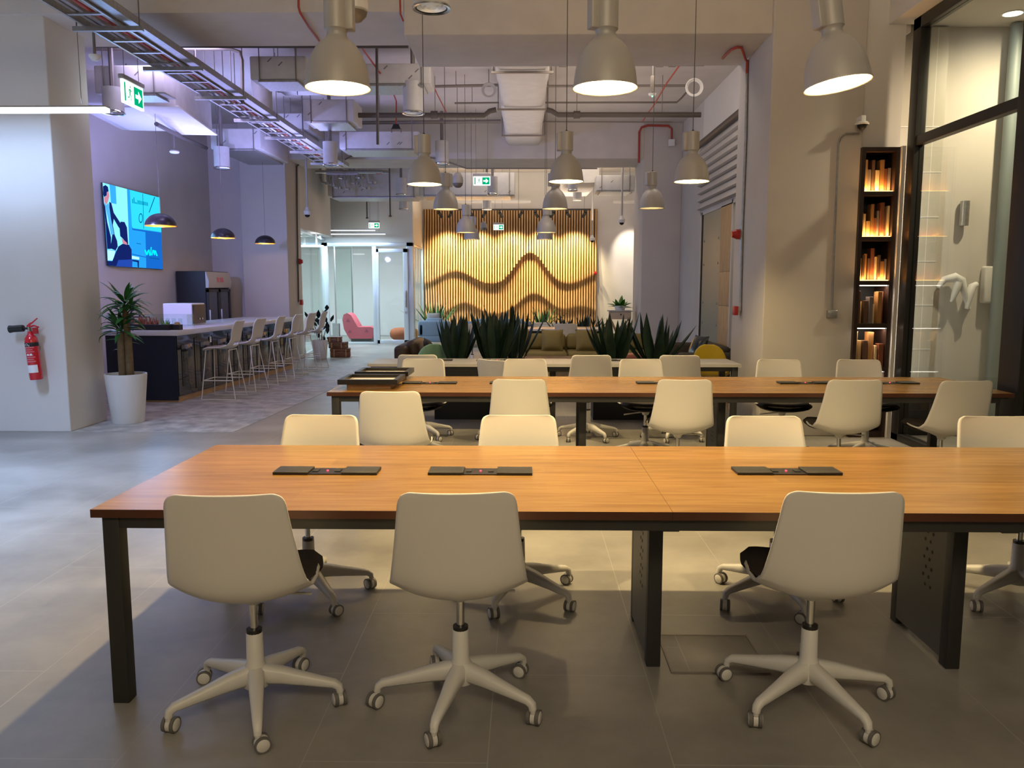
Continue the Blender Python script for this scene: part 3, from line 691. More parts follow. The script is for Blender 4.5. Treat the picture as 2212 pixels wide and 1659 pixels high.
# ================================================================ BAR
BA = math.atan2(0.232, 4.572)       # the bar runs slightly off the room axis
bar = empty('bar_counter', (-4.58, 10.52, 0), -BA, 'long bar counter with white stone top, navy end panel and dark glossy doors', 'bar counter')
BL, BD, BH = 4.62, 0.95, 0.885      # length along local +y, depth along -x
MB().box(-BD, -0.02, 0.012, BL - 0.1, 0.075, BH).build('carcass', 'black', bar)
MB().box(-BD, 0.0, 0.0, 0.02, 0.03, BH).build('end_panel', 'navy', bar)
MB().box(-BD - 0.02, 0.055, -0.03, BL + 0.02, BH, 0.955, r=0.006).build('countertop', 'quartz', bar)
MB().box(-BD + 0.05, -0.012, 0.02, BL - 0.1, 0, 0.075).build('plinth', 'plinth', bar)
nd = 8; dwid = (BL - 0.14) / nd
for i in range(nd):
    y0 = 0.025 + i * dwid; y1 = y0 + dwid - 0.006; d_ = MB().box(-0.022, 0.0, y0, y1, 0.08, BH - 0.006)
    k = 0.05
    for b_ in ((y0, y1, 0.08, 0.08 + k), (y0, y1, BH - 0.006 - k, BH - 0.006), (y0, y0 + k, 0.08 + k, BH - k), (y1 - k, y1, 0.08 + k, BH - k)): d_.box(0, 0.008, b_[0], b_[1], b_[2], b_[3])
    d_.box(0, 0.006, y0 + 0.12, y1 - 0.12, 0.08 + 0.12, BH - 0.13, r=0.005)
    d_.build('door', 'gloss', bar)
for y in (1.0, 2.6):
    MB().box(0.008, 0.014, y, y + 0.05, 0.73, 0.81).build('socket', 'white', bar)
def barpt(x, y, z): return bar.matrix_basis @ Vector((x, y, z))
bar.matrix_basis  # local frame of the bar
RB = Matrix.Translation((-4.58, 10.52, 0)) @ Matrix.Rotation(-BA, 4, 'Z')
def onbar(x, y, z=0.955): return RB @ Vector((x, y, z))
# trays of small pots at the near end of the bar
tr_ = empty('seedling_tray', onbar(-0.42, 0.10), -BA, 'long black tray of small reddish dried plants at the near end of the bar', 'plant tray')
MB().box(-0.34, 0.34, -0.09, 0.09, 0, 0.075, r=0.006).build('tray', 'black', tr_)
pf = MB()
for i in range(90):
    x, y = random.uniform(-0.31, 0.30), random.uniform(-0.07, 0.07); h = random.uniform(0.03, 0.09) * (1.2 if x < 0.1 else 0.7)
    a_ = random.uniform(0, 2 * PI); d_ = Vector((math.cos(a_), math.sin(a_), 0)) * 0.02
    pf.cyl((x, y, 0.07), (x + d_.x, y + d_.y, 0.07 + h), 0.012, 0.004, n=5, m=0 if x < 0.16 else 1)
o = pf.build('plants', [pmat('dried_plant', (0.30, 0.10, 0.055), 0.8, var=0.5, scale=20), 'leafb'], tr_); o['kind'] = 'stuff'
cp = empty('seedling_pot', onbar(-0.03, 0.13), -BA, 'small dark square pot beside the long black tray on the bar', 'pot')
MB().box(-0.05, 0.05, -0.05, 0.05, 0, 0.07).build('pot_body', 'black', cp); MB().lathe([(0, 0.11), (0.03, 0.10), (0.045, 0.07)], 8).build('sprout', 'strap', cp)
wb = MB()
def wireframe(mb, x0, x1, y0, y1, z0, z1, r):
    for a_, b_ in (((x0, y0), (x1, y0)), ((x1, y0), (x1, y1)), ((x1, y1), (x0, y1)), ((x0, y1), (x0, y0))):
        for z in (z0, z1): mb.cyl((*a_, z), (*b_, z), r, n=6)
        mb.cyl((*a_, z0), (*a_, z1), r, n=6)
    return mb
o = wireframe(wb, 0, 0.36, 0, 0.2, 0.006, 0.16, 0.005).build('wire_basket', 'black'); o.location = onbar(-0.93, 0.24); o.rotation_euler.z = -BA
tag(o, 'empty black wire basket on the bar behind the potted palm', 'basket')
gs = empty('glass_rack', onbar(-0.80, 0.85), -BA, 'low clear acrylic rack of upturned glasses behind the plant tray on the bar', 'rack')
MB().box(0, 0.62, -0.1, 0.1, 0, 0.02).box(0, 0.62, 0.09, 0.1, 0.02, 0.18).box(0, 0.01, -0.1, 0.1, 0.02, 0.18).box(0.61, 0.62, -0.1, 0.1, 0.02, 0.18).build('rack_body', 'glassg', gs, smooth=0)
for i in range(5):
    g_ = MB().lathe([(0.03, 0), (0.026, 0.10), (0.0, 0.102)], 14).build('drinking_glass', 'glassg'); g_.location = onbar(-0.70 + i * 0.09, 0.85, 0.976)
    tag(g_, 'clear upturned tumbler in the acrylic rack on the bar, %s from the left' % ORD[i], 'glass', 'tumblers in the acrylic rack')
fc = MB().tube([(0, 0, 0), (0, 0, 0.22), (0.02, 0, 0.26), (0.07, 0, 0.28), (0.12, 0, 0.26), (0.14, 0, 0.22), (0.14, 0, 0.17)], 0.014, 10).build('faucet', 'black')
fc.location = onbar(-0.93, 0.62); fc.scale = (0.9, 0.9, 0.9); tag(fc, 'black arched tap on the bar behind the potted palm', 'tap')
ap = empty('countertop_appliance', onbar(-0.62, 1.55), -BA, 'white boxy countertop appliance with a dark glass front on the bar', 'appliance')
MB().box(-0.22, 0.22, -0.2, 0.24, 0, 0.32, r=0.012).build('housing', 'pot', ap); MB().box(0.221, 0.235, -0.18, 0.22, 0.02, 0.30).build('glass_door', 'blackp', ap)
kb = MB().lathe([(0.0, 0.0), (0.012, 0.0), (0.016, 0.012), (0.0, 0.013)], 12, mtx=Matrix.Rotation(PI / 2, 4, 'Y'))
for q, y in enumerate((0.0, 0.09)):
    o = MB(); o.v, o.f, o.m = list(kb.v), list(kb.f), list(kb.m); o = o.build('knob', 'chrome', ap); o.location = (0.235, y, 0.09)
# fridge behind the bar
fr = empty('display_fridge', (-6.04, 15.25, 0), 0, 'tall black drinks fridge with glass double doors and a grey lit header', 'fridge')
MB().box(-0.28, 0.25, -0.58, 0.58, 0.06, 1.80, r=0.012).build('cabinet', 'black', fr)
hb = MB().prism([(0.25, -0.57, 1.50), (0.30, -0.57, 1.50), (0.31, -0.57, 1.62), (0.26, -0.57, 1.79), (0.25, -0.57, 1.79)], (0, 1.14, 0)); hb.build('header', 'greyf', fr)
mk = MB(); 
for y0, y1 in ((-0.16, -0.05), (0.0, 0.16)): mk.prism([(0.313, y0, 1.60), (0.313, y1, 1.60), (0.30, y1, 1.69), (0.30, y0, 1.69)], (0.002, 0, 0))
mk.build('header_print', 'redlab', fr)
for y0 in (-0.56, 0.005):
    dm = MB()
    for b_ in ((y0, y0 + 0.05, 0.14, 1.47), (y0 + 0.505, y0 + 0.555, 0.14, 1.47), (y0, y0 + 0.555, 0.14, 0.19), (y0, y0 + 0.555, 1.42, 1.47)): dm.box(0.25, 0.285, *b_)
    do = dm.build('door', 'graphite', fr); MB().box(0.262, 0.268, y0 + 0.05, y0 + 0.505, 0.19, 1.42).build('pane', pmat('fridge_glass', (0.05, 0.06, 0.075), 0.12), do)
    MB().box(0.285, 0.31, y0 + 0.01, y0 + 0.03, 0.7, 1.1, r=0.004).build('door_handle', 'silver', do)
for x in (-0.22, 0.19):
    for y in (-0.5, 0.5): MB().cyl((x, y, 0), (x, y, 0.06), 0.025, n=10).build('foot', 'black', fr)
# bar stools
SP = [(0.205, 0.665, 0.16, 0.0), (0.185, 0.685, 0.19, 0.006), (0.09, 0.690, 0.215, 0.018), (-0.02, 0.680, 0.222, 0.03), (-0.12, 0.682, 0.222, 0.045), (-0.175, 0.705, 0.215, 0.05),
      (-0.205, 0.76, 0.195, 0.035), (-0.215, 0.82, 0.185, 0.025), (-0.225, 0.90, 0.195, 0.022), (-0.245, 0.98, 0.198, 0.020), (-0.265, 1.03, 0.188, 0.018), (-0.278, 1.06, 0.158, 0.016)]
def make_stool():
    t = empty('bar_stool', (0, 0, 0)); NU, NV = 30, 12; g = MB()
    vs = [shell_pt(i / NU, j / NV, PR=SP) for i in range(NU + 1) for j in range(NV + 1)]; fs = []
    for i in range(NU):
        for j in range(NV):
            if 15 <= i <= 16 and 3 <= j <= 8: continue       # slot at the foot of the backrest
            fs.append((i * (NV + 1) + j, (i + 1) * (NV + 1) + j, (i + 1) * (NV + 1) + j + 1, i * (NV + 1) + j + 1))
    g.add(vs, fs); solid(g.build('seat_shell', 'shell', t, smooth=80), 0.012, 0.0, 0)
    q = MB().grid(lambda u, v: shell_pt(0.02 + u * 0.40, 0.06 + 0.88 * v, 0.008 + 0.018 * (1 - abs(2 * v - 1) ** 4), PR=SP), 10, 10)
    solid(q.build('seat_pad', 'stoolpad', t, smooth=80, fix=False), 0.012, -1.0)
    f = MB(); r = 0.0075
    TF, TB = [(0.15, 0.17), (-0.15, 0.17)], [(0.15, -0.14), (-0.15, -0.14)]
    for sx in (1, -1):
        A, B_ = (0.15 * sx, 0.17, 0.672), (0.235 * sx, 0.225, 0.008); C_, D_ = (0.235 * sx, -0.235, 0.008), (0.15 * sx, -0.14, 0.668)
        f.tube([A, (0.165 * sx, 0.18, 0.55), (0.225 * sx, 0.22, 0.05), B_, (0.235 * sx, 0.20, 0.007), (0.235 * sx, -0.21, 0.007), C_, (0.225 * sx, -0.228, 0.05), (0.165 * sx, -0.152, 0.55), D_], r, 8)
    f.cyl((0.15, 0.17, 0.672), (-0.15, 0.17, 0.672), r, n=8).cyl((0.15, -0.14, 0.668), (-0.15, -0.14, 0.668), r, n=8)
    f.build('leg_frame', 'basew', t)
    fr_ = MB(); z = 0.26; kx = 0.203
    fr_.cyl((kx, 0.205, z), (-kx, 0.205, z), r, n=8).cyl((kx, 0.205, z), (kx, -0.198, z), r, n=8).cyl((-kx, 0.205, z), (-kx, -0.198, z), r, n=8)
    fr_.build('footrest', 'basew', t); return t
ST0 = make_stool()
for i, y in enumerate((0.52, 1.32, 2.17, 2.98, 3.75, 4.45)):
    t = ST0 if i == 0 else copy_tree(ST0); p = onbar(0.40, y, 0); t.location = p; t.rotation_euler = (0, 0, PI / 2 - BA + (0.05, -0.03, 0.04, 0.0, -0.05, 0.03)[i])
    tag(t, 'white shell bar stool with thin wire legs at the bar, %s from the near end' % ORD[i], 'bar stool', 'stools along the bar')
# dome lamps over the bar
def dome(px, py, Y, w, label, ztop=SLAB):
    p = P(px, py, Y); t = empty('dome_lamp', p, 0, label, 'pendant lamp', 'dark dome lamps over the bar'); r = w / 2
    pr = [(r * math.cos(a), r * 0.82 * math.sin(a)) for a in [PI / 2 * k / 10 for k in range(11)]]
    MB().lathe(pr, 32).build('dome_shade', 'domeb', t, smooth=60)
    MB().lathe([(q * 0.975, z * 0.96) for q, z in pr], 32).build('lining', 'gold', t, smooth=60)
    MB().lathe([(r, -0.004), (r, 0.004), (r * 0.97, 0.004), (r * 0.97, -0.004), (r, -0.004)], 32).build('rim', 'gold', t)
    MB().lathe([(0, 0.03), (0.025, 0.04), (0.035, 0.07), (0.02, 0.11), (0.0, 0.12)], 16).build('bulb', 'orange', t, smooth=60)
    MB().cyl((0, 0, r * 0.8), (0, 0, ztop - p.z), 0.003, n=6).build('cord', 'wire', t)
    light('POINT', 'dome_light', p + Vector((0, 0, 0.035)), 7, (1.0, 0.58, 0.22), 0.03)
dome(347, 488, 10.9, 0.40, 'black dome lamp with golden lining, nearest of three, in front of the screen', P(318, 250, 11.2).z)
dome(482, 514, 13.1, 0.375, 'black dome lamp with golden lining, middle of three over the bar')
dome(573, 526, 15.2, 0.37, 'black dome lamp with golden lining, farthest of three over the bar', P(500, 322, 14.0).z)

# ---------------------------------------------------------------- wall screen (picture drawn as flat shapes on the panel)
tv = empty('wall_screen', (-6.35, 13.1, 2.4), 0, 'large lit wall screen above the bar showing a blue office scene', 'screen')
def T(zx, zy, d=0.0): p = PX(200 + zx * 200 / 1508, 380 + zy * 220 / 1659, -6.31 + d); return p - Vector((-6.35, 13.1, 2.4))
c0 = [T(160, 105), T(1095, 350), T(1145, 1525), T(250, 1460)]
MB().prism(c0, (-0.022, 0, 0)).build('panel', 'black', tv, smooth=0)
def scr(name, shapes, col, s, d):
    mb = MB()
    for sh_ in shapes: mb.poly([T(x, y, d) for x, y in sh_])
    return mb.build(name, emit('screen_' + name, col, s * 0.78), tv, smooth=0, fix=False)
scr('picture_background', [[(162, 108), (1094, 352), (1143, 1520), (252, 1457)]], (0.02, 0.36, 0.95), 1.1, 0.002)
scr('picture_wall', [[(162, 108), (560, 212), (600, 1240), (240, 1200)]], (0.24, 0.78, 1.0), 1.25, 0.004)
scr('picture_window', [[(275, 138), (375, 165), (390, 460), (300, 440)]], (0.04, 0.42, 1.0), 1.1, 0.006)
scr('picture_board', [[(605, 225), (1094, 352), (1120, 915), (660, 850), (640, 820)]], (0.03, 0.66, 0.95), 1.2, 0.006)
scr('picture_shade', [[(860, 895), (1122, 930), (1143, 1520), (875, 1500)], [(640, 855), (1120, 925), (1122, 955), (650, 880)], [(640, 1265), (880, 1320), (880, 1335), (640, 1280)]], (0.01, 0.17, 0.72), 0.9, 0.008)
bars = [[(645 + i * 22, 375 - (30 if i == 1 else 0) + i * 5 + (40 if i in (2, 3) else 0)), (655 + i * 22, 375 - (30 if i == 1 else 0) + i * 5 + (40 if i in (2, 3) else 0)), (660 + i * 22, 445 + i * 4), (650 + i * 22, 445 + i * 4)] for i in range(12)]
ring = [[(785 + 35 * math.cos(a), 688 + 80 * math.sin(a)), (785 + 35 * math.cos(b), 688 + 80 * math.sin(b)), (785 + 25 * math.cos(b), 688 + 62 * math.sin(b)), (785 + 25 * math.cos(a), 688 + 62 * math.sin(a))] for a, b in [(2 * PI * k / 16, 2 * PI * (k + 1) / 16) for k in range(16)]]
scr('picture_chart', bars + ring + [[(815, 290), (822, 292), (835, 860), (828, 860)], [(1005, 345), (1018, 348), (925, 600), (915, 590)], [(715, 1092), (790, 1105), (790, 1115), (715, 1102)]], (0.0, 0.16, 0.42), 0.8, 0.010)
scr('picture_desk', [[(240, 1205), (375, 1225), (330, 1380), (245, 1375)], [(640, 1300), (760, 1325), (760, 1365), (640, 1350)]], (0.45, 0.85, 1.0), 1.2, 0.010)
scr('picture_suits', [[(180, 430), (205, 500), (240, 760), (300, 1000), (300, 1190), (240, 1190), (210, 760)], [(270, 420), (305, 440), (345, 600), (455, 770), (450, 870), (420, 830), (345, 700), (330, 800), (360, 960), (400, 1060), (410, 1150), (375, 1215), (290, 1180), (320, 960), (300, 700), (275, 560)],
    [(170, 170), (210, 148), (250, 180), (262, 250), (235, 262), (228, 320), (185, 345), (175, 300)], [(455, 745), (520, 750), (560, 840), (580, 1110), (555, 1120), (500, 1030), (450, 980), (440, 860)],
    [(420, 1150), (490, 1105), (590, 1120), (635, 1200), (640, 1480), (340, 1470), (320, 1390), (380, 1240)], [(650, 1365), (755, 1380), (755, 1490), (735, 1490), (730, 1405), (650, 1390)], [(245, 1385), (330, 1390), (345, 1462), (252, 1457)]], (0.008, 0.02, 0.16), 0.9, 0.012)
scr('picture_chair', [[(420, 1370), (650, 1360), (645, 1488), (385, 1472)]], (0.02, 0.08, 0.50), 0.9, 0.014)
scr('picture_skin', [[(232, 262), (262, 255), (272, 330), (255, 405), (225, 470), (195, 430), (185, 350), (228, 322)], [(470, 1010), (560, 1090), (560, 1125), (490, 1100)]], (0.75, 0.30, 0.42), 0.9, 0.015)
scr('picture_shirt', [[(185, 430), (225, 475), (255, 440), (268, 470), (300, 700), (350, 950), (300, 960), (255, 700), (215, 540)]], (0.10, 0.50, 0.95), 1.0, 0.016)
def strokes(pts, w): return [[(a[0] - w, a[1]), (b[0] - w, b[1]), (b[0] + w, b[1]), (a[0] + w, a[1])] for a, b in zip(pts[:-1], pts[1:])]
scr('picture_logo', strokes([(855, 1205), (885, 1290), (905, 1215)], 11) + strokes([(915, 1200), (935, 1300)], 9) + strokes([(945, 1290), (955, 1160)], 8) + strokes([(965, 1295), (985, 1205), (1010, 1290), (1005, 1210)], 9) + strokes([(1020, 1215), (1050, 1305)], 11), (0.0, 0.85, 0.95), 1.4, 0.017)
scr('picture_caption', [[(930 + i * 28, 1326 + i * 4), (948 + i * 28, 1328 + i * 4), (948 + i * 28, 1342 + i * 4), (930 + i * 28, 1340 + i * 4)] for i in range(6)], (0.0, 0.12, 0.35), 0.8, 0.017)
light('AREA', 'screen_glow', (-6.2, 13.1, 2.45), 26, (0.28, 0.52, 1.0), 1.8, aim=(-3, 13.1, 2.2), size_y=1.1)

# ---------------------------------------------------------------- linear LED fittings
def led(name, a_, b_, label, w=0.05, h=0.06, face=0.008):
    a_ = Vector(a_); b_ = Vector(b_); c_ = (a_ + b_) / 2; t = empty(name, c_, 0, label, 'linear light'); L = (b_ - a_).length / 2
    MB().box(-L, L, -w / 2, w / 2, 0.012, h * 0.5).build('housing', 'alu', t)
    MB().box(-L, L, -w / 2, w / 2, -face, 0.011, r=0.004).build('diffuser', 'led', t)
    for q, x in enumerate((-L * 0.8, L * 0.8)): MB().cyl((x, 0, h), (x, 0, SLAB - c_.z), 0.003, n=6).build('suspension_wire', 'wire', t)
    return t
p = P(116, 236, 7.6); pr = P(233, 236, 7.6)
led('linear_light', (pr.x - 2.4, 7.6, p.z), (pr.x, 7.6, p.z), 'long glowing white linear light hung in front of the left column', 0.08, 0.05, 0.03)
p1, q1 = P(690, 498, 20.9), P(810, 498, 20.9); led('linear_light', p1, q1, 'short upper linear light in front of the glazed offices', 0.06)
p1, q1 = P(700, 506, 20.6), P(832, 506, 20.6); led('linear_light', p1, q1, 'longer lower linear light in front of the glazed offices', 0.06)
dl = P(684, 533, 19.0); t = empty('ceiling_downlight', dl, 0, 'round white ceiling light inside the glazed room behind the bar', 'ceiling light')
MB().cyl((0, 0, 0.0), (0, 0, 0.03), 0.16, n=24).build('lens', 'whitebulb', t); MB().cyl((0, 0, 0.03), (0, 0, 2.78 - dl.z), 0.02, n=10).build('stem', 'white', t)
dl = PZ(2188, 28, 4.12); t = empty('ceiling_downlight', (dl.x, dl.y, 4.12), 0, 'bright round recessed downlight in the ceiling behind the black framed glass', 'ceiling light')
MB().cyl((0, 0, -0.008), (0, 0, 0.0), 0.085, n=28).build('lens', 'warmdisc', t); MB().lathe([(0.085, -0.010), (0.10, -0.006), (0.10, 0.0)], 28).build('trim_ring', 'white', t)

# ---------------------------------------------------------------- fire extinguisher on the column
fe = empty('fire_extinguisher', (P(75, 760, 8.25).x, 8.25, 0.57), 0, 'red fire extinguisher with a black horn hung on the white column', 'fire extinguisher')
fe.rotation_euler = (0, math.radians(-4), 0)
MB().lathe([(0.0, 0.0), (0.058, 0.0), (0.063, 0.012), (0.063, 0.40), (0.056, 0.435), (0.035, 0.462), (0.024, 0.475), (0.024, 0.50), (0.0, 0.50)], 28).build('cylinder', 'redext', fe, smooth=50)
MB().lathe([(0.0635, 0.345), (0.0640, 0.346), (0.0640, 0.384), (0.0635, 0.385)], 28).build('black_band', 'black', fe)
def arc_label(name, mat, z0, z1, a0, a1, r=0.0642):
    MB().grid(lambda u, v: Vector((r * math.sin(a0 + (a1 - a0) * u), -r * math.cos(a0 + (a1 - a0) * u), z0 + (z1 - z0) * v)), 14, 1).build(name, mat, fe, smooth=60)
arc_label('white_label', 'white', 0.075, 0.155, -1.2, 0.95)
for k in range(7): arc_label('print_line', 'redlab', 0.185 + k * 0.022 + (0.012 if k > 3 else 0), 0.185 + k * 0.022 + 0.012 + (0.012 if k > 3 else 0), -0.95, 0.55 if k % 2 else 0.8, 0.0638)
for k in range(2): arc_label('print_code', 'white', 0.252, 0.272, -0.45 + k * 0.5, -0.1 + k * 0.5, 0.0646)
text_mesh('band_text', 'CO\u2082', 0.034, 'white', fe, Matrix.Translation((-0.02, -0.0655, 0.364)) @ Matrix.Rotation(PI / 2, 4, 'X'))
MB().cyl((0, 0, 0.50), (0, 0, 0.545), 0.02, n=14).build('valve', 'chrome', fe)
MB().tube([(-0.02, 0, 0.53), (-0.06, 0, 0.535)], 0.012, 10).lathe([(0.014, 0.0), (0.034, 0.012), (0.036, 0.03), (0.035, 0.12), (0.040, 0.155), (0.036, 0.156), (0.0, 0.14)], 20, c=(-0.05, 0, 0.536), mtx=Matrix.Rotation(-PI / 2, 4, 'Y')).build('horn', 'blackp', fe, smooth=50)
MB().tube([(-0.02, 0, 0.548), (0.01, 0, 0.575), (0.04, 0, 0.588), (0.095, 0, 0.628)], [0.014, 0.011, 0.008, 0.006], 8).build('lever', 'redext', fe)
MB().tube([(0.0, 0, 0.545), (0.05, 0, 0.555), (0.10, 0, 0.535)], [0.011, 0.010, 0.007], 8).build('carry_handle', 'redext', fe)
MB().box(0.03, 0.085, -0.012, 0.012, 0.47, 0.535, r=0.004).build('bracket', 'redp', fe)
MB().box(-0.02, 0.02, 0.06, 0.115, 0.30, 0.34).build('wall_hook', 'steel', fe)

# ================================================================ PLANTS
def blade(mb, base, az, elev, length, width, droop, m=0, segs=7, fold=0.25, tipw=0.0, pos=0.45):
    p = Vector(base); d = Vector((math.cos(az) * math.cos(elev), math.sin(az) * math.cos(elev), math.sin(elev)))
    side = Vector((-math.sin(az), math.cos(az), 0)); vs = []; fs = []; st = length / segs
    for k in range(segs + 1):
        t = k / segs; w = width * (math.sin(PI * min(1, (t * (0.5 / pos) if t < pos else 0.5 + (t - pos) / (1 - pos) * 0.5))) * 0.9 + 0.1 * (1 - t)) / 2
        if k == segs: w = max(0.0008, tipw)
        up = side.cross(d).normalized()
        vs += [p - side * w + up * w * fold * 2, p, p + side * w + up * w * fold * 2]
        p = p + d * st; h = Vector((d.x, d.y, 0)); 
        d = (d + Vector((0, 0, -droop / segs))).normalized()
    for k in range(segs):
        for q in range(2): fs.append((k * 3 + q, k * 3 + q + 1, (k + 1) * 3 + q + 1, (k + 1) * 3 + q))
    mb.add(vs, fs, m)
def pot(name, mat, parent, r0, r1, h, wall=0.015):
    MB().lathe([(0, 0), (r0, 0), (r0 + 0.006, 0.01), (r1, h - 0.008), (r1 - 0.003, h), (r1 - wall, h), (r1 - wall - 0.004, h - 0.05), (r1 - wall - 0.02, h - 0.05)], 36).build(name, mat, parent, smooth=50)
    MB().lathe([(r1 - wall - 0.004, h - 0.05), (0.0, h - 0.04)], 24).build('soil', 'soil', parent)
# cane palm beside the column
pl = empty('potted_palm', (-4.49, 8.98, 0), 0, 'tall leafy cane plant with two trunks in a white tapered pot by the column', 'potted plant')
pot('pot', 'pot', pl, 0.165, 0.222, 0.555)
z1, z2 = P(262, 712, 8.98).z, P(268, 655, 8.98).z
MB().tube([(-0.035, 0, 0.5), (-0.04, 0.01, 0.8), (-0.03, 0.0, z1 - 0.03)], 0.042, 14).build('trunk', 'trunk', pl)
MB().tube([(0.04, 0.02, 0.5), (0.045, 0.01, 0.9), (0.03, 0.0, 1.2), (0.03, 0, z2 - 0.02)], [0.042, 0.04, 0.03, 0.022], 14).build('trunk', 'trunk', pl)
fm = MB()
for (x, z, n, sc_) in ((-0.03, z1 - 0.05, 30, 1.0), (0.03, z2 - 0.06, 34, 1.0), (0.035, z2 - 0.17, 14, 0.8)):
    for i in range(n):
        az = i * 2.4 + random.uniform(-0.3, 0.3); el = 0.15 + 1.1 * (i / n) + random.uniform(-0.12, 0.12)
        blade(fm, (x + 0.015 * math.cos(az), 0.015 * math.sin(az), z + 0.10 * i / n), az, el, random.uniform(0.24, 0.35) * sc_, random.uniform(0.048, 0.068), random.uniform(1.0, 1.9))
for az, z in ((2.6, 0.80), (3.6, 0.92), (0.2, 0.88), (3.0, 0.98)): blade(fm, (-0.02, 0, z), az, 0.5, 0.20, 0.035, 1.2)
fm.v = [(max(v[0], -0.28), v[1], v[2]) for v in fm.v]
fm.build('foliage', 'leaf', pl, smooth=180, fix=False)
# rubber plant
rp = empty('rubber_plant', (-4.36, 17.1, 0), 0, 'dark round leaved rubber plant in a white pot beside stacked brown cases', 'potted plant')
pot('pot', 'pot', rp, 0.13, 0.165, 0.40)
st_ = MB(); fm = MB(); random.seed(3)
for sx, sy, h, lean in ((-0.03, 0, 0.85, -0.10), (0.02, 0.02, 1.02, 0.06), (0.05, -0.02, 0.78, 0.14), (0.0, -0.03, 0.70, 0.0)):
    st_.tube([(sx, sy, 0.34), (sx + lean * 0.5, sy, (0.34 + h) / 2), (sx + lean, sy, h)], 0.008, 8)
    for k in range(5):
        z = h - 0.085 * k; az = -PI / 2 + (PI if k % 3 == 1 else 0) + random.uniform(-0.75, 0.75); xx = sx + lean * (z - 0.34) / (h - 0.34)
        blade(fm, (xx + 0.10 * math.sin(k * 2.1 + sx * 50), sy, z), az, random.uniform(0.85, 1.3), random.uniform(0.17, 0.22), random.uniform(0.075, 0.10), 0.7, segs=8, fold=0.12, tipw=0.006)
st_.build('stems', 'trunk', rp); fm.build('foliage', 'leafr', rp, smooth=180, fix=False)
# stacked cases
cz = 0
for i, (w, d, h, dx, ro, l) in enumerate([(0.42, 0.30, 0.19, 0.02, 0.15, 'brown vintage case at the bottom of the stack by the rubber plant'), (0.36, 0.26, 0.135, -0.02, -0.1, 'brown vintage case in the middle of the stack by the rubber plant'), (0.30, 0.22, 0.11, -0.10, 0.08, 'small brown vintage case on top of the stack by the rubber plant')]):
    t = empty('vintage_case', (-4.05 + dx, 17.55, cz), ro, l, 'case', 'stacked vintage cases')
    MB().box(-w / 2, w / 2, -d / 2, d / 2, 0, h * 0.62, r=0.01).build('case_body', 'cardb', t); MB().box(-w / 2 - 0.003, w / 2 + 0.003, -d / 2 - 0.003, d / 2 + 0.003, h * 0.64, h, r=0.01).build('lid', 'cardb', t)
    for x in (-w * 0.3, w * 0.3): MB().box(x - 0.012, x + 0.012, -d / 2 - 0.006, -d / 2, 0.01, h * 0.9).build('strap', 'strap', t)
    MB().tube([(-0.05, -d / 2, h * 0.6), (-0.04, -d / 2 - 0.03, h * 0.6), (0.04, -d / 2 - 0.03, h * 0.6), (0.05, -d / 2, h * 0.6)], 0.006, 8).build('carry_handle', 'strap', t)
    cz += h + 0.001
# row of sword leaved plants behind the grey table
def sword(name, px, Y, ph, ztop, n, lab, spread=0.45, mat='leafd', r=0.17, seed=1, potmat='black', wid=0.075):
    random.seed(seed); x = P(px, 700, Y).x; t = empty(name, (x, Y, 0), 0, lab, 'potted plant', None)
    fm = MB(); rb = r * 0.62
    if potmat: pot('pot', potmat, t, r * 0.85, r, ph)
    else: rb = r * 0.40; t.location.z = ph - 0.06; ph = ph + 0.0
    for i in range(n):
        az = i * 2.4 + random.uniform(-0.4, 0.4); rr = rb * math.sqrt((i + 0.5) / n); lean = spread * (rr / rb) * random.uniform(0.4, 1.15)
        L = (ztop - ph) * random.uniform(0.72, 1.06) / max(0.55, math.cos(lean))
        blade(fm, (rr * math.cos(az), rr * math.sin(az), 0.0 if not potmat else ph - 0.06), az, PI / 2 - lean, L, wid * random.uniform(0.75, 1.2), 0.12 * lean, segs=7, fold=0.3, pos=0.5)
    fm.build('foliage', mat, t, smooth=180, fix=False); return t
sword('sword_plant', 986, 9.4, 0.64, 1.26, 20, 'dark sword leaved plant behind the grey table, leftmost of the row', 0.46, seed=1, wid=0.105, potmat=None)
sword('sword_plant', 1068, 9.4, 0.64, 1.32, 24, 'dark dense sword leaved plant behind the grey table, second from left', 0.56, seed=2, wid=0.115, potmat=None)
sword('sword_plant', 1108, 10.2, 0.62, 1.34, 16, 'dark sword leaved plant half hidden behind the dense second plant', 0.45, seed=3, wid=0.09)
sword('sword_plant', 1327, 9.4, 0.64, 1.27, 19, 'dark sword leaved plant behind the grey table, right of the olive sofa', 0.60, seed=4, wid=0.115, potmat=None)
sword('sword_plant', 1415, 9.4, 0.64, 1.26, 20, 'dark sword leaved plant behind the grey table, rightmost of the row', 0.62, seed=5, wid=0.115, potmat=None)
sword('potted_palm', 940, 22.4, 0.40, P(940, 648, 22.4).z, 26, 'small leafy palm in front of the left end of the slat wall', 0.9, 'leaf', 0.16, 6, 'pot', 0.06)
sword('potted_palm', 1172, 22.3, 0.40, P(1172, 657, 22.3).z, 22, 'small leafy palm at the middle of the slat wall', 0.9, 'leaf', 0.16, 7, 'pot', 0.06)
sword('sword_plant', 1216, 19.0, 0.42, P(1216, 676, 19.0).z, 14, 'distant sword leaved plant above the white table, left of two', 0.75, 'leafd', 0.18, 8)
sword('sword_plant', 1264, 18.0, 0.42, P(1264, 672, 18.0).z, 22, 'distant sword leaved plant at the right end of the white table', 0.8, 'leafd', 0.18, 9)
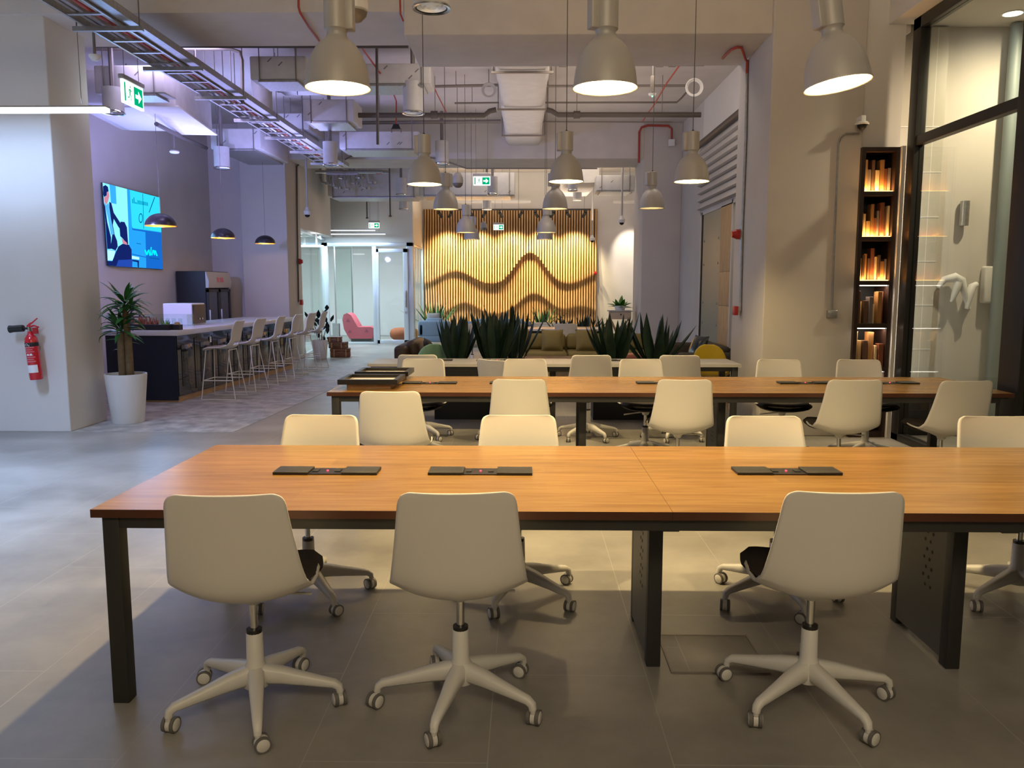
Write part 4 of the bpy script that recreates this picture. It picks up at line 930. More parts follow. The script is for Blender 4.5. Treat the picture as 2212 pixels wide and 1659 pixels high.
for px0, px1, l in ((938, 1112, 'black rectangular planter trough behind the grey table holding the left sword leaved plants'), (1282, 1462, 'black rectangular planter trough behind the grey table holding the right sword leaved plants')):
    xa, xb = P(px0, 800, 9.25).x, P(px1, 800, 9.25).x; t = empty('planter_trough', ((xa + xb) / 2, 9.4, 0), 0, l, 'planter'); hw_ = (xb - xa) / 2; tm = MB()
    for b_ in ((-hw_, hw_, -0.17, -0.15), (-hw_, hw_, 0.15, 0.17), (-hw_, -hw_ + 0.02, -0.15, 0.15), (hw_ - 0.02, hw_, -0.15, 0.15)): tm.box(*b_, 0, 0.64)
    tm.build('trough_body', 'black', t); MB().box(-hw_ + 0.02, hw_ - 0.02, -0.15, 0.15, 0.50, 0.575).build('soil', 'soil', t)
# plant on its stand against the far right wall
sd = empty('plant_stand', (P(1341, 680, 17.2).x - 0.02, 17.2, 0), 0, 'beige drawer stand on crossed legs against the far white wall', 'stand')
MB().box(-0.22, 0.22, -0.18, 0.18, 0.84, 1.00, r=0.012).build('drawer_box', 'mount', sd); MB().box(-0.25, 0.25, -0.20, 0.20, 1.00, 1.02, r=0.006).build('top', 'greyf', sd)
MB().cyl((0, -0.18, 0.94), (0, -0.20, 0.94), 0.015, n=12).build('knob', 'black', sd)
for sx in (-1, 1):
    for yy in (-0.15, 0.15): MB().tube([(0.2 * sx, yy, 0.84), (-0.2 * sx, yy, 0.0)], 0.014, 8).build('leg', 'strap', sd)
bp = empty('broadleaf_plant', (sd.location.x, 17.2, 1.02), 0, 'bright green broad leaved plant on the beige stand', 'potted plant')
pot('pot', 'pot', bp, 0.09, 0.12, 0.10, 0.01); fm = MB(); random.seed(12)
for i in range(13): blade(fm, (0, 0, 0.06), i * 2.4, 0.35 + 0.9 * (i / 13), random.uniform(0.22, 0.36), random.uniform(0.10, 0.15), 0.9, segs=8, fold=0.2, tipw=0.003)
fm.build('foliage', 'leafb', bp, smooth=180, fix=False)

# ================================================================ LOUNGE FURNITURE
def sofa(name, x, y, rz, w, d, mat, label, seath=0.44, backh=0.72, arms=True, ncush=3, legs=True, legmat='black', cat='sofa', armh=0.60):
    t = empty(name, (x, y, 0), rz, label, cat)     # faces local -y
    aw = 0.16 if arms else 0.0
    MB().box(-w / 2, w / 2, -d / 2, d / 2, 0.12, 0.28, r=0.03).build('base', mat, t)
    MB().box(-w / 2, w / 2, d / 2 - 0.18, d / 2, 0.26, backh - 0.06, r=0.05).build('back_frame', mat, t)
    if arms:
        for sx in (-1, 1): MB().box(min(sx * w / 2, sx * (w / 2 - aw)), max(sx * w / 2, sx * (w / 2 - aw)), -d / 2, d / 2, 0.26, armh, r=0.05).build('armrest', mat, t)
    cw = (w - 2 * aw) / ncush
    for k in range(ncush):
        xa = -w / 2 + aw + k * cw
        MB().box(xa + 0.005, xa + cw - 0.005, -d / 2 - 0.02, d / 2 - 0.20, 0.27, seath, r=0.05).build('seat_cushion', mat, t)
        o = MB().box(xa + 0.01, xa + cw - 0.01, -0.08, 0.08, 0.0, backh - seath, r=0.06).build('back_cushion', mat, t); o.location = (0, d / 2 - 0.25, seath); o.rotation_euler = (-0.15, 0, 0)
    for sx in (-1, 1):
        for sy in (-1, 1): MB().cyl((sx * (w / 2 - 0.08), sy * (d / 2 - 0.08), 0), (sx * (w / 2 - 0.08), sy * (d / 2 - 0.08), 0.13), 0.02, n=10).build('leg', legmat, t)
    return t
def pillow(x, y, z, rz, mat, label, sz=0.44, th=0.14, tilt=0.30, group=None):
    def pt(u, v, s_):
        a, b_ = 2 * u - 1, 2 * v - 1; k = (1 - abs(a) ** 2.6) * (1 - abs(b_) ** 2.6)
        px_ = 1 - 0.07 * (1 - b_ * b_) ; pz_ = 1 - 0.07 * (1 - a * a)
        return Vector((a * sz / 2 * px_, s_ * th / 2 * (max(k, 0) ** 0.55), sz / 2 + b_ * sz / 2 * pz_))
    mb = MB().grid(lambda u, v: pt(u, v, -1), 12, 12).grid(lambda u, v: pt(u, v, 1), 12, 12)
    o = mb.build('pillow', mat, None, (x, y, z), smooth=80); o.rotation_euler = (-tilt, 0, rz); tag(o, label, 'pillow', group); return o
sofa('olive_sofa', 0.70, 13.75, 0, 2.75, 0.95, 'olive', 'wide olive sofa facing us in the middle of the lounge', 0.45, 0.72, False, 4)
for px, ro, l in ((1120, 0.10, 'square olive pillow on the olive sofa, leftmost beside the dark plants'), (1193, -0.05, 'square olive pillow at the middle of the olive sofa'), (1268, 0.04, 'square olive pillow on the olive sofa, rightmost of three')):
    pillow(P(px, 740, 13.52).x, 13.56, 0.45, ro, 'olive', l, 0.37, 0.15, 0.28, 'olive pillows')
ct = empty('coffee_table', (0.68, 11.95, 0), 0, 'low dark edged wooden coffee table in front of the olive sofa', 'table')
MB().box(-0.98, 0.98, -0.35, 0.35, 0.44, 0.475, r=0.004).build('tabletop', 'tedge', ct)
for sx in (-1, 1):
    for sy in (-1, 1): MB().box(sx * 0.9 - 0.03, sx * 0.9 + 0.03, sy * 0.28 - 0.03, sy * 0.28 + 0.03, 0, 0.44).build('leg', 'black', ct)
o = MB().box(-0.15, 0.15, -0.12, 0.12, 0, 0.07, r=0.01).build('paper_packet', 'coral', None, (P(1360, 765, 11.9).x, 11.9, 0.476)); o.rotation_euler.z = 0.3; tag(o, 'coral paper packet on the coffee table between the two right plants', 'packet')
sofa('brown_armchair', -1.32, 11.3, PI / 2, 1.25, 0.85, 'leather', 'dark brown leather armchair behind the leftmost plant', 0.44, 0.80, True, 1, cat='armchair')
pillow(-1.22, 11.1, 0.45, PI / 2 + 0.2, 'olived', 'dark patterned pillow on the brown leather armchair', 0.40, 0.14, 0.4)
sofa('dark_sofa', 2.55, 12.2, -PI / 2, 2.2, 0.9, 'olived', 'dark grey green sofa along the window behind the yellow chair', 0.44, 0.70, True, 2, armh=0.62)
pillow(2.42, 11.75, 0.45, -PI / 2 + 0.3, 'leafr', 'dark pillow leaning on the grey green sofa', 0.40, 0.14, 0.4)
sofa('blue_armchair', P(938, 715, 20.6).x, 20.9, PI, 0.80, 0.8, 'bluef', 'pale blue armchair with its back to us at the left end of the slat wall', 0.42, 0.72, True, 1, cat='armchair')
pillow(P(938, 695, 20.6).x - 0.05, 20.85, 0.52, 0.1, 'greyf', 'beige pillow on the pale blue armchair', 0.34, 0.12, -0.2)
sofa('grey_blue_sofa', P(1077, 715, 20.8).x, 21.0, PI, 1.65, 0.8, 'bluef', 'grey blue sofa with its back to us before the middle of the slat wall', 0.42, 0.70, True, 2)
sofa('pale_daybed', P(1190, 705, 20.8).x, 21.1, PI, 1.0, 0.75, 'greyf', 'pale low daybed before the right half of the slat wall', 0.42, 0.60, False, 2)
wt = empty('white_table', (0.72, 15.35, 0), 0, 'long white topped table behind the olive sofa', 'table')
MB().box(-0.85, 0.85, -0.45, 0.45, 0.71, 0.745, r=0.004).build('tabletop', 'quartz', wt)
MB().box(-0.80, 0.80, -0.40, 0.40, 0.63, 0.71).build('frame', 'blackm', wt)
for sx in (-1, 1):
    for sy in (-1, 1): MB().box(sx * 0.77 - 0.03, sx * 0.77 + 0.03, sy * 0.37 - 0.03, sy * 0.37 + 0.03, 0, 0.63).build('leg', 'blackm', wt)
for px, ro, l in ((1018, 20, 'distant white chair left of the white table, seen between the two left plants'), (1108, 5, 'distant white chair at the white table left of the olive pillows'), (1222, 0, 'distant white chair at the white table above the middle olive pillow')):
    chair(P(px, 720, 14.5).x, 14.72, ro, l, 'chairs at the white table', 20)
# egg backed plastic chairs
def egg_chair(x, y, rz, mat, label):
    t = empty('egg_chair', (x, y, 0), rz, label, 'chair')
    EP = [(0.21, 0.43, 0.16, 0.0), (0.17, 0.452, 0.20, 0.015), (0.05, 0.445, 0.225, 0.04), (-0.08, 0.442, 0.225, 0.06), (-0.16, 0.47, 0.215, 0.07), (-0.20, 0.53, 0.205, 0.06), (-0.225, 0.62, 0.200, 0.05), (-0.245, 0.70, 0.185, 0.04), (-0.262, 0.77, 0.155, 0.03), (-0.272, 0.82, 0.11, 0.02), (-0.276, 0.845, 0.05, 0.01)]
    solid(MB().grid(lambda u, v: shell_pt(u, v, PR=EP), 26, 12).build('seat_shell', mat, t, smooth=80), 0.012)
    for sx in (-1, 1):
        for yy in (0.13, -0.10): MB().cyl((sx * 0.12, yy, 0.45), (sx * 0.19, yy * 1.6, 0), 0.013, 0.010, n=10).build('leg', 'plinth', t)
egg_chair(-1.22, 9.85, 0.5, 'mint', 'mint green egg backed chair behind the grey table at its left end')
egg_chair(2.26, 9.84, -0.35, 'yellow', 'bright yellow egg backed chair behind the grey table at its right end')
# furniture inside the glazed office
ac = empty('pink_armchair', (P(778, 725, 22.3).x, 22.4, 0), 0.0, 'pink patterned lounge chair behind the office glass', 'armchair')
MB().prism([(0.36, -0.3, 0.1), (-0.26, -0.3, 0.1), (-0.40, -0.3, 0.36), (-0.44, -0.3, 0.62), (-0.40, -0.3, 0.76), (-0.30, -0.3, 0.80), (-0.20, -0.3, 0.74), (-0.02, -0.3, 0.42), (0.34, -0.3, 0.42), (0.42, -0.3, 0.38), (0.43, -0.3, 0.24)], (0, 0.6, 0)).build('seat', 'pink', ac, smooth=60)
tm = MB()
for x, z in ((-0.24, 0.26), (0.22, 0.28), (-0.28, 0.56)): tm.prism([(x - 0.06, -0.302, z), (x + 0.06, -0.302, z), (x, -0.302, z + 0.09)], (0, -0.003, 0))
tm.build('triangle_print', 'pinkd', ac); MB().box(-0.22, 0.34, -0.26, 0.26, 0, 0.10).build('base', 'graphite', ac)
pf_ = empty('pouf', (P(866, 728, 22.3).x + 0.08, 22.4, 0), 0, 'rust coloured round pouf behind the glass sliding door', 'pouf')
MB().lathe([(0.0, 0.06), (0.30, 0.06), (0.38, 0.13), (0.40, 0.23), (0.37, 0.33), (0.28, 0.38), (0.0, 0.38)], 28).build('cushion', 'rust', pf_, smooth=70); MB().cyl((0, 0, 0), (0, 0, 0.06), 0.26, n=24).build('base', 'graphite', pf_)
gb = empty('glass_board', (P(741, 640, 22.6).x, 22.8, 0.5), 0.85, 'pale green glass writing board leaning in the office left of the pink chair', 'board')
MB().box(-0.30, 0.26, -0.012, 0.012, 0.12, 2.1).build('board_panel', 'glassg', gb, smooth=0)
for x in (-0.31, 0.27): MB().box(x - 0.01, x + 0.01, -0.02, 0.02, 0.0, 2.12).build('rail', 'steel', gb)
for x in (-0.31, 0.27): MB().box(x - 0.02, x + 0.02, -0.15, 0.15, -0.5, 0.0).build('foot', 'steel', gb)

# ================================================================ NICHE SHELF WITH TIMBER BLOCKS
nx0, nx1, ny0, ny1 = 3.295, 3.662, 8.20, 8.555
ns = empty('niche_shelf', (nx0, ny0, 0), 0, 'tall narrow dark shelf tower lit from within, between the pillar and the glass partition', 'shelf')
NWD, NDP, NT = nx1 - nx0, ny1 - ny0, 2.88
MB().box(0, 0.038, 0, NDP, 0, NT).build('side_panel', 'wenge', ns); MB().box(NWD - 0.038, NWD, 0, NDP, 0, NT).build('side_panel', 'wenge', ns)
MB().box(0.038, NWD - 0.038, NDP - 0.012, NDP, 0, NT).build('back_panel', 'black', ns)
tops = [P(1890, y, 8.2).z for y in (413, 511, 606, 699, 793, 888)]
MB().box(0.038, NWD - 0.038, 0, NDP - 0.012, NT - 0.04, NT).build('top_panel', 'wenge', ns)
for k, z in enumerate(tops):
    MB().box(0.038, NWD - 0.038, 0.0, NDP - 0.012, z - 0.042, z).build('shelf_board', 'wenge', ns)
    if k < 3:
        MB().box(0.042, NWD - 0.042, 0.018, 0.030, z, z + 0.006).build('led_strip', 'orange', ns)
        light('AREA', 'niche_uplight', (nx0 + NWD / 2, ny0 + 0.035, z + 0.012), 1.6, (1.0, 0.52, 0.16), NWD - 0.09, aim=(nx0 + NWD / 2, ny0 + 0.10, z + 0.25), size_y=0.02)
    else:
        zt = tops[k - 1] - 0.046
        MB().box(0.042, NWD - 0.042, 0.03, 0.05, zt - 0.008, zt).build('led_strip', 'ledw', ns)
        light('AREA', 'niche_downlight', (nx0 + NWD / 2, ny0 + 0.05, zt - 0.012), 1.1, (1.0, 0.80, 0.62), NWD - 0.09, aim=(nx0 + NWD / 2, ny0 + 0.12, zt - 0.4), size_y=0.02)
MB().box(0.038, NWD - 0.038, 0.0, NDP - 0.012, 0.0, 0.06).build('bottom_panel', 'wenge', ns)
WC = {'honey': (0.62, 0.38, 0.14), 'amber': (0.42, 0.20, 0.06), 'walnut': (0.13, 0.065, 0.035), 'mahogany': (0.24, 0.070, 0.028), 'ash grey': (0.20, 0.165, 0.15), 'pale pine': (0.74, 0.55, 0.30)}
WM = {k: woodmat('block_' + k.replace(' ', '_'), tuple(c * 0.75 for c in v), v, (9, 9, 1.2), 0.6) for k, v in WC.items()}
SHN = ['top shelf', 'second shelf from the top', 'third shelf from the top', 'fourth shelf from the top', 'fifth shelf from the top', 'lowest visible shelf']
BL_ = [[(0.034, .82, 'honey'), (0.040, .58, 'ash grey'), (0.028, .82, 'walnut'), (0.038, .56, 'pale pine'), (0.034, .82, 'amber'), (0.034, .60, 'mahogany'), (0.03, .62, 'ash grey')],
       [(0.022, .62, 'honey'), (0.020, .58, 'pale pine'), (0.036, .40, 'honey'), (0.026, .82, 'amber'), (0.030, .48, 'mahogany'), (0.024, .66, 'ash grey'), (0.034, .86, 'mahogany'), (0.026, .62, 'walnut'), (0.022, .78, 'pale pine')],
       [(0.022, .58, 'honey'), (0.024, .66, 'walnut'), (0.030, .70, 'amber'), (0.024, .58, 'walnut'), (0.036, .84, 'mahogany'), (0.020, .62, 'pale pine'), (0.020, .66, 'walnut'), (0.036, .50, 'amber'), (0.022, .56, 'ash grey')],
       [(0.022, .86, 'walnut'), (0.034, .58, 'honey'), (0.040, .60, 'walnut'), (0.036, .70, 'ash grey'), (0.034, .50, 'pale pine'), (0.040, .84, 'amber'), (0.034, .84, 'mahogany')],
       [(0.022, .92, 'pale pine'), (0.034, .68, 'honey'), (0.046, .68, 'walnut'), (0.052, .90, 'amber'), (0.020, .55, 'pale pine'), (0.050, .60, 'mahogany')],
       [(0.05, .5, 'walnut'), (0.05, .6, 'amber'), (0.06, .45, 'mahogany'), (0.05, .7, 'walnut'), (0.04, .8, 'pale pine')]]
random.seed(21)
for k, row in enumerate(BL_):
    space = (tops[k - 1] - 0.05 if k else NT - 0.045) - tops[k]; tot = sum(r[0] for r in row); x = 0.046; gap = (NWD - 0.092 - tot) / (len(row) - 1)
    for i, (w, h, c) in enumerate(row):
        dy = random.uniform(0.045, 0.085) if k < 3 else random.uniform(0.02, 0.10)
        o = MB().box(0, w, 0, 0.10, 0, space * h, r=0.0015).build('timber_block', WM[c], None, (nx0 + x, ny0 + dy, tops[k]), smooth=0)
        tag(o, '%s timber block, %s from left on the niche %s' % (c, ORD[i], SHN[k]), 'wood block', 'timber blocks in the niche shelf'); x += w + gap
light('AREA', 'niche_side_light', (3.70, 8.17, 1.55), 10.0, (1.0, 0.9, 0.78), 0.02, aim=(3.68, 8.3, 1.55), size_y=2.6)
# things behind the black framed glass
o = MB().cyl((0, 0, 0), (0, 0, 4.11), 0.06, n=18).build('standpipe', 'bluepipe', None, (P(2183, 300, 8.45).x, 8.48, 0)); tag(o, 'blue grey vertical pipe behind the black framed glass', 'pipe')
wl = P(2089, 460, 8.5); o = MB().cyl((0, 0, -0.125), (0, 0, 0.125), 0.045, n=20).build('wall_sconce', 'steel', None, (wl.x, 8.55, wl.z)); tag(o, 'small grey cylinder wall light behind the glass', 'wall light')
tp = P(2075, 610, 8.4); o = MB().tube([(-0.16, 0, -0.05), (-0.10, 0, 0.03), (0, -0.02, 0.05), (0.06, -0.03, 0.02), (0.10, -0.03, -0.10), (0.16, -0.02, -0.27)], [0.025, 0.035, 0.05, 0.045, 0.032, 0.022], 12).tube([(0.03, -0.03, 0.0), (0.0, -0.04, -0.10), (-0.03, -0.03, -0.20)], [0.045, 0.035, 0.015], 10).build('hanging_cloth', 'white', None, (tp.x, 8.53, tp.z), smooth=60)
tag(o, 'white cloth draped over a wall bracket behind the glass, larger of two', 'cloth')
tp = P(2112, 640, 8.4); o = MB().tube([(0.03, 0, 0.12), (-0.02, -0.02, 0.10), (-0.05, -0.03, 0.0), (-0.07, -0.03, -0.13)], [0.03, 0.04, 0.035, 0.02], 12).build('hanging_cloth', 'white', None, (tp.x + 0.02, 8.53, tp.z), smooth=60)
tag(o, 'small white cloth draped beside the white wall dispenser behind the glass', 'cloth')
tp = P(2140, 615, 8.5); o = MB().box(-0.06, 0.06, -0.05, 0.05, -0.19, 0.19, r=0.02).build('wall_dispenser', 'wallw', None, (tp.x, 8.545, tp.z)); tag(o, 'tall white dispenser fixed to the wall behind the glass', 'dispenser')
o = MB().box(-0.16, 0.16, -0.1, 0.1, 0, 0.40, r=0.01).build('floor_box', 'black', None, (4.06, 8.40, 0)); tag(o, 'low black box on the floor behind the black framed glass', 'box')

# ================================================================ CEILING SERVICES
def thing_mesh(mb, name, mat, label, cat, group=None, smooth=40):
    o = mb.build(name, mat, None, smooth=smooth); tag(o, label, cat, group); return o
def pipe(name, pts, r, mat, label, cat='pipe', group=None, hang=(), n=10, fit=()):
    t = empty(name, (0, 0, 0), 0, label, cat, group); pts = [Vector(p) for p in pts]; c = pts[0].copy(); t.location = c
    MB().tube([p - c for p in pts], r, n).build('run', mat, t, smooth=60)
    for h in hang:
        h = Vector(h); MB().cyl(h - c, Vector((h.x, h.y, SLAB)) - c, 0.005, n=6).build('hanger_rod', 'wire', t)
    for f_ in fit:
        f_ = Vector(f_); MB().cyl(f_ - c - Vector((0.05, 0, 0)), f_ - c + Vector((0.05, 0, 0)), r * 1.45, n=12).build('coupling', mat, t)
    return t
# cable tray running away along the left of the aisle
TZ = 3.9
tray = empty('cable_tray', (-3.80, 10.0, TZ), 0, 'long galvanised cable tray with blue lit channel running along the ceiling at the left', 'cable tray')
ya, yb = -4.5, 6.4
for x in (-0.17, 0.17):
    MB().prism([(x - 0.012, ya, -0.05), (x + 0.012, ya, -0.05), (x + 0.012, ya, 0.05), (x - 0.012, ya, 0.05)], (0, yb - ya, 0)).build('side_rail', 'steel', tray, smooth=0)
for k in range(28): y = ya + 0.2 + k * 0.39; MB().box(-0.16, 0.16, y - 0.02, y + 0.02, -0.045, -0.030).build('rung', 'steel', tray, smooth=0)
for k, (x, r) in enumerate(((-0.09, 0.022), (-0.03, 0.028), (0.04, 0.020), (0.10, 0.026))): MB().tube([(x, ya, -0.01 + 0.004 * k), (x + 0.02, 0.0, -0.008), (x, yb, -0.01)], r, 8).build('cable', ['cond', 'steel', 'redc', 'duct'][k], tray)
MB().box(0.19, 0.30, ya, yb, -0.03, 0.04).build('trunking', 'steel', tray)
for k in range(8):
    y = ya + 0.7 + k * 1.35
    MB().box(-0.27, 0.36, y - 0.02, y + 0.02, -0.095, -0.055).build('bracket', 'steel', tray)
    for x in (-0.24, 0.33):
        if 8.3 < y + 10 < 9.5: continue
        MB().cyl((x, y, -0.09), (x, y, SLAB - TZ), 0.006, n=6).build('hanger_rod', 'wire', tray)
# rectangular insulated ducts
def dashes(mb, x0, x1, z0, z1, y, n, m=1):
    for i in range(n):
        x = random.uniform(x0 + 0.06, x1 - 0.10); z = random.uniform(z0 + 0.05, z1 - 0.06); a = 0.05
        mb.poly([(x, y, z), (x + 0.015, y, z - 0.008), (x + a + 0.012, y, z + a * 0.75), (x + a, y, z + a * 0.75 + 0.008)], m)
def duct(px0, px1, py0, py1, Y, depth, label, hang=True, name='ventilation_duct'):
    a_ = P(px0, py1, Y); b_ = P(px1, py0, Y); x0, x1, z0, z1 = a_.x, b_.x, a_.z, min(b_.z, SLAB - 0.02)
    t = empty(name, ((x0 + x1) / 2, Y + depth / 2, z0), 0, label, 'duct'); c = t.location
    mb = MB().box(x0 - c.x, x1 - c.x, -depth / 2, depth / 2, 0, z1 - z0, r=0.02); dashes(mb, x0 - c.x, x1 - c.x, 0, z1 - z0, -depth / 2 - 0.002, max(2, int((x1 - x0) * 3)))
    mb.build('duct_body', ['duct', 'dash'], t)
    sm_ = MB().box(x0 - c.x + 0.1, x1 - c.x - 0.1, -depth / 2 - 0.01, depth / 2 + 0.01, -0.03, -0.005); sm_.build('bracket', 'steel', t)
    if hang:
        for x in (x0 + 0.12, x1 - 0.12): MB().cyl((x - c.x, -depth / 2 - 0.012, -0.03), (x - c.x, -depth / 2 - 0.012, SLAB - c.z), 0.007, n=6).build('hanger_rod', 'wire', t)
    return t
random.seed(5)
duct(205, 352, 140, 202, 10.05, 0.35, 'grey wrapped duct above the screen, left of the cable tray')
duct(575, 930, 136, 182, 11.2, 0.5, 'long grey wrapped duct crossing behind the left bell lamp')
duct(655, 765, 214, 262, 12.6, 0.6, 'grey wrapped duct lower and farther behind the left bell lamp')
duct(733, 905, 283, 322, 14.6, 0.7, 'pale grey duct in front of the far beam above the office')
duct(455, 562, 277, 322, 14.0, 1.6, 'pale violet duct box above the middle dome lamp')
duct(540, 660, 120, 172, 10.0, 0.45, 'grey duct elbow between the cable tray and the left bell lamp')
duct(600, 668, 244, 280, 14.2, 1.0, 'small grey branch duct above the farthest dome lamp')
duct(708, 905, 362, 425, 19.0, 0.8, 'wide grey duct beyond the far beam above the offices')
duct(905, 1112, 372, 422, 19.0, 0.8, 'grey duct behind the larger exit sign')
duct(1288, 1372, 378, 412, 18.6, 0.8, 'cream duct beyond the far beam at the right')
fcu = empty('fan_coil_unit', (P(318, 250, 11.2).x, 11.4, P(318, 250, 11.2).z), 0.12, 'pale fan coil unit hung above the wall screen', 'air conditioner')
MB().box(-0.75, 0.55, -0.9, 0.9, 0, 0.42, r=0.02).build('casing', 'duct', fcu)
MB().box(-0.60, 0.40, -0.8, 0.8, -0.02, 0.0).build('filter_panel', 'shutter', fcu)
MB().prism([(0.0, -0.95, -0.03), (0.60, -0.95, -0.03), (0.62, 0.9, -0.05), (0.1, 0.9, -0.05)], (0, 0, 0.02)).build('drip_tray', 'wrap', fcu, smooth=0)
MB().tube([(-0.75, -0.8, 0.1), (-0.9, -0.85, 0.0), (-0.85, -0.9, -0.10), (-0.55, -0.95, -0.12)], 0.10, 14).build('flexible_duct', 'wrap', fcu, smooth=60)
for x in (-0.6, 0.45):
    for y in (-0.8, 0.8): MB().cyl((x, y, 0.42), (x, y, SLAB - fcu.location.z), 0.007, n=6).build('hanger_rod', 'wire', fcu)
pipe('drain_pipe', [P(338, 268, 11.0), P(400, 300, 12.6), P(446, 320, 14.2)], 0.03, 'pipe', 'dark drain pipe sloping from the fan coil unit to the pale violet duct')
# white cloth wrapped duct down the middle
wd = empty('wrapped_duct', (-0.045, 13.0, 4.30), 0, 'white cloth wrapped duct running down the middle of the ceiling', 'duct')
def wrap_mb(y0, y1, w, h):
    mb = MB(); NY = 44; prof_ = [(-w, h), (-w, 0.06), (-w + 0.06, 0.0), (-w * 0.5, -0.006), (0, -0.008), (w * 0.5, -0.006), (w - 0.06, 0.0), (w, 0.06), (w, h)]
    vs = []; fs = []; n = len(prof_)
    for k in range(NY + 1):
        y = y0 + (y1 - y0) * k / NY; sag = 0.022 * abs(math.sin(y * 2.6)) + 0.008 * math.sin(y * 7.1)
        for x, z in prof_: vs.append((x * (1 + 0.02 * math.sin(y * 2.6)), y, z - sag * (1 if z < 0.2 else 0)))
    for k in range(NY):
        for q in range(n - 1): fs.append((k * n + q, k * n + q + 1, (k + 1) * n + q + 1, (k + 1) * n + q))
    fs += [tuple(range(n)), tuple(NY * n + q for q in range(n))]
    return mb.add(vs, fs)
wrap_mb(-3.45, 3.5, 0.345, 0.36).build('cloth_wrap', 'wrap', wd, smooth=60)
for y in (-2.2, 0.0, 2.2):
    MB().box(-0.40, 0.40, y - 0.02, y + 0.02, -0.06, -0.035).build('bracket', 'cond', wd)
    for x in (-0.385, 0.385): MB().cyl((x, y, -0.05), (x, y, SLAB - 4.30), 0.007, n=6).build('hanger_rod', 'wire', wd)
wq = P(1250, 402, 20.3); wd2 = empty('wrapped_duct', (wq.x, 20.5, wq.z - 0.05), 0, 'shorter cloth wrapped duct beyond the far beam', 'duct')
wrap_mb(-1.5, 1.5, 0.38, 0.30).build('cloth_wrap', 'wrap', wd2, smooth=60)
for x in (-0.39, 0.39): MB().cyl((x, -1.4, 0.1), (x, -1.4, SLAB - wd2.location.z), 0.007, n=6).build('hanger_rod', 'wire', wd2)
# pipes across the ceiling
def hx(Y, py, x0, x1, jog=None): return [P(x0, py, Y), P(x1, py, Y)]
pipe('sprinkler_pipe', [P(763, 249, 12.9), P(1046, 249, 12.9), P(1058, 240, 12.9), P(1072, 237, 12.9)], 0.040, 'pipe', 'thick dark sprinkler pipe left of the wrapped duct', hang=[P(820, 245, 12.9), P(940, 245, 12.9)], fit=[P(938, 248, 12.9)])
pipe('sprinkler_pipe', [P(1180, 237, 12.9), P(1192, 240, 12.9), P(1205, 248, 12.9), P(1514, 248, 12.9)], 0.040, 'pipe', 'thick dark sprinkler pipe right of the wrapped duct', hang=[P(1246, 245, 12.9), P(1430, 245, 12.9)], fit=[P(1246, 248, 12.9)])
pipe('conduit', [P(930, 141, 11.8), P(1066, 140, 11.8), P(1067, 160, 11.8)], 0.018, 'cond', 'thin conduit at the ceiling between the long duct and the wrapped duct', hang=[P(990, 141, 11.8)])
pipe('conduit', [P(1190, 160, 11.8), P(1191, 140, 11.8), P(1520, 140, 11.8), P(1532, 133, 11.8), P(1538, 127, 11.8)], 0.018, 'cond', 'thin upper conduit right of the wrapped duct ending in an elbow', fit=[P(1215, 141, 11.8), P(1425, 141, 11.8), P(1452, 141, 11.8)])
pipe('conduit', [P(930, 187, 12.6), P(1075, 184, 12.6)], 0.022, 'cond', 'middle conduit left of the wrapped duct', hang=[P(985, 186, 12.6)])
pipe('conduit', [P(1180, 186, 12.6), P(1482, 185, 12.6)], 0.018, 'cond', 'middle conduit right of the wrapped duct')
pipe('conduit', [P(982, 223, 13.6), P(1078, 222, 13.6)], 0.016, 'cond', 'short lower conduit left of the wrapped duct', hang=[P(1020, 222, 13.6)])
pipe('conduit', [P(1178, 222, 13.6), P(1462, 221, 13.6), P(1472, 212, 13.6), P(1484, 198, 13.6)], 0.016, 'cond', 'long lower conduit right of the wrapped duct bent up at its end')
pipe('conduit', [P(742, 266, 15.4), P(1082, 262, 15.4)], 0.034, 'cond', 'wide flat conduit run just in front of the far beam, left part')
pipe('conduit', [P(1172, 263, 15.4), P(1452, 264, 15.4)], 0.014, 'cond', 'thin conduit just in front of the far beam, right part')
pipe('conduit', [P(745, 345, 16.45), P(760, 337, 16.45), P(905, 337, 16.45), P(955, 345, 16.45), P(1008, 364, 16.45), P(1290, 364, 16.45)], 0.014, 'cond', 'thin dark conduit stepping down across the face of the far beam')
pipe('strut_channel', [P(205, 97, 9.6), P(882, 98, 9.6)], 0.032, 'pipe', 'long dark strut channel just behind the near beam', 'strut')
pipe('conduit', [P(205, 106, 10.6), P(500, 106, 10.6), P(518, 112, 10.6), P(523, 130, 10.6), P(524, 215, 10.6), P(524, 225, 10.6)], 0.022, 'cond', 'grey conduit bending down beside the cable tray')
pipe('drop_pipe', [Vector((P(816, 200, 10.8).x, 10.8, SLAB)), P(816, 312, 10.8)], 0.018, 'pipe', 'slim dark rod dropping from the dark strut to the pale grey duct', 'pipe')
for i, px in enumerate((320, 396, 420, 440, 462, 480, 497, 600, 640)):
    a_ = P(px, 108 + (i % 3) * 8, 11.0 + 0.2 * (i % 3)); b_ = P(px, 205 - (i % 4) * 12, 11.0 + 0.2 * (i % 3)); thing_mesh(MB().cyl((a_.x, a_.y, b_.z), (a_.x, a_.y, SLAB), 0.007, n=6), 'hanger_rod', 'wire', 'thin threaded rod hanging from the ceiling at the left, %s from the left' % ORD[i], 'rod', 'threaded rods over the bar bay')
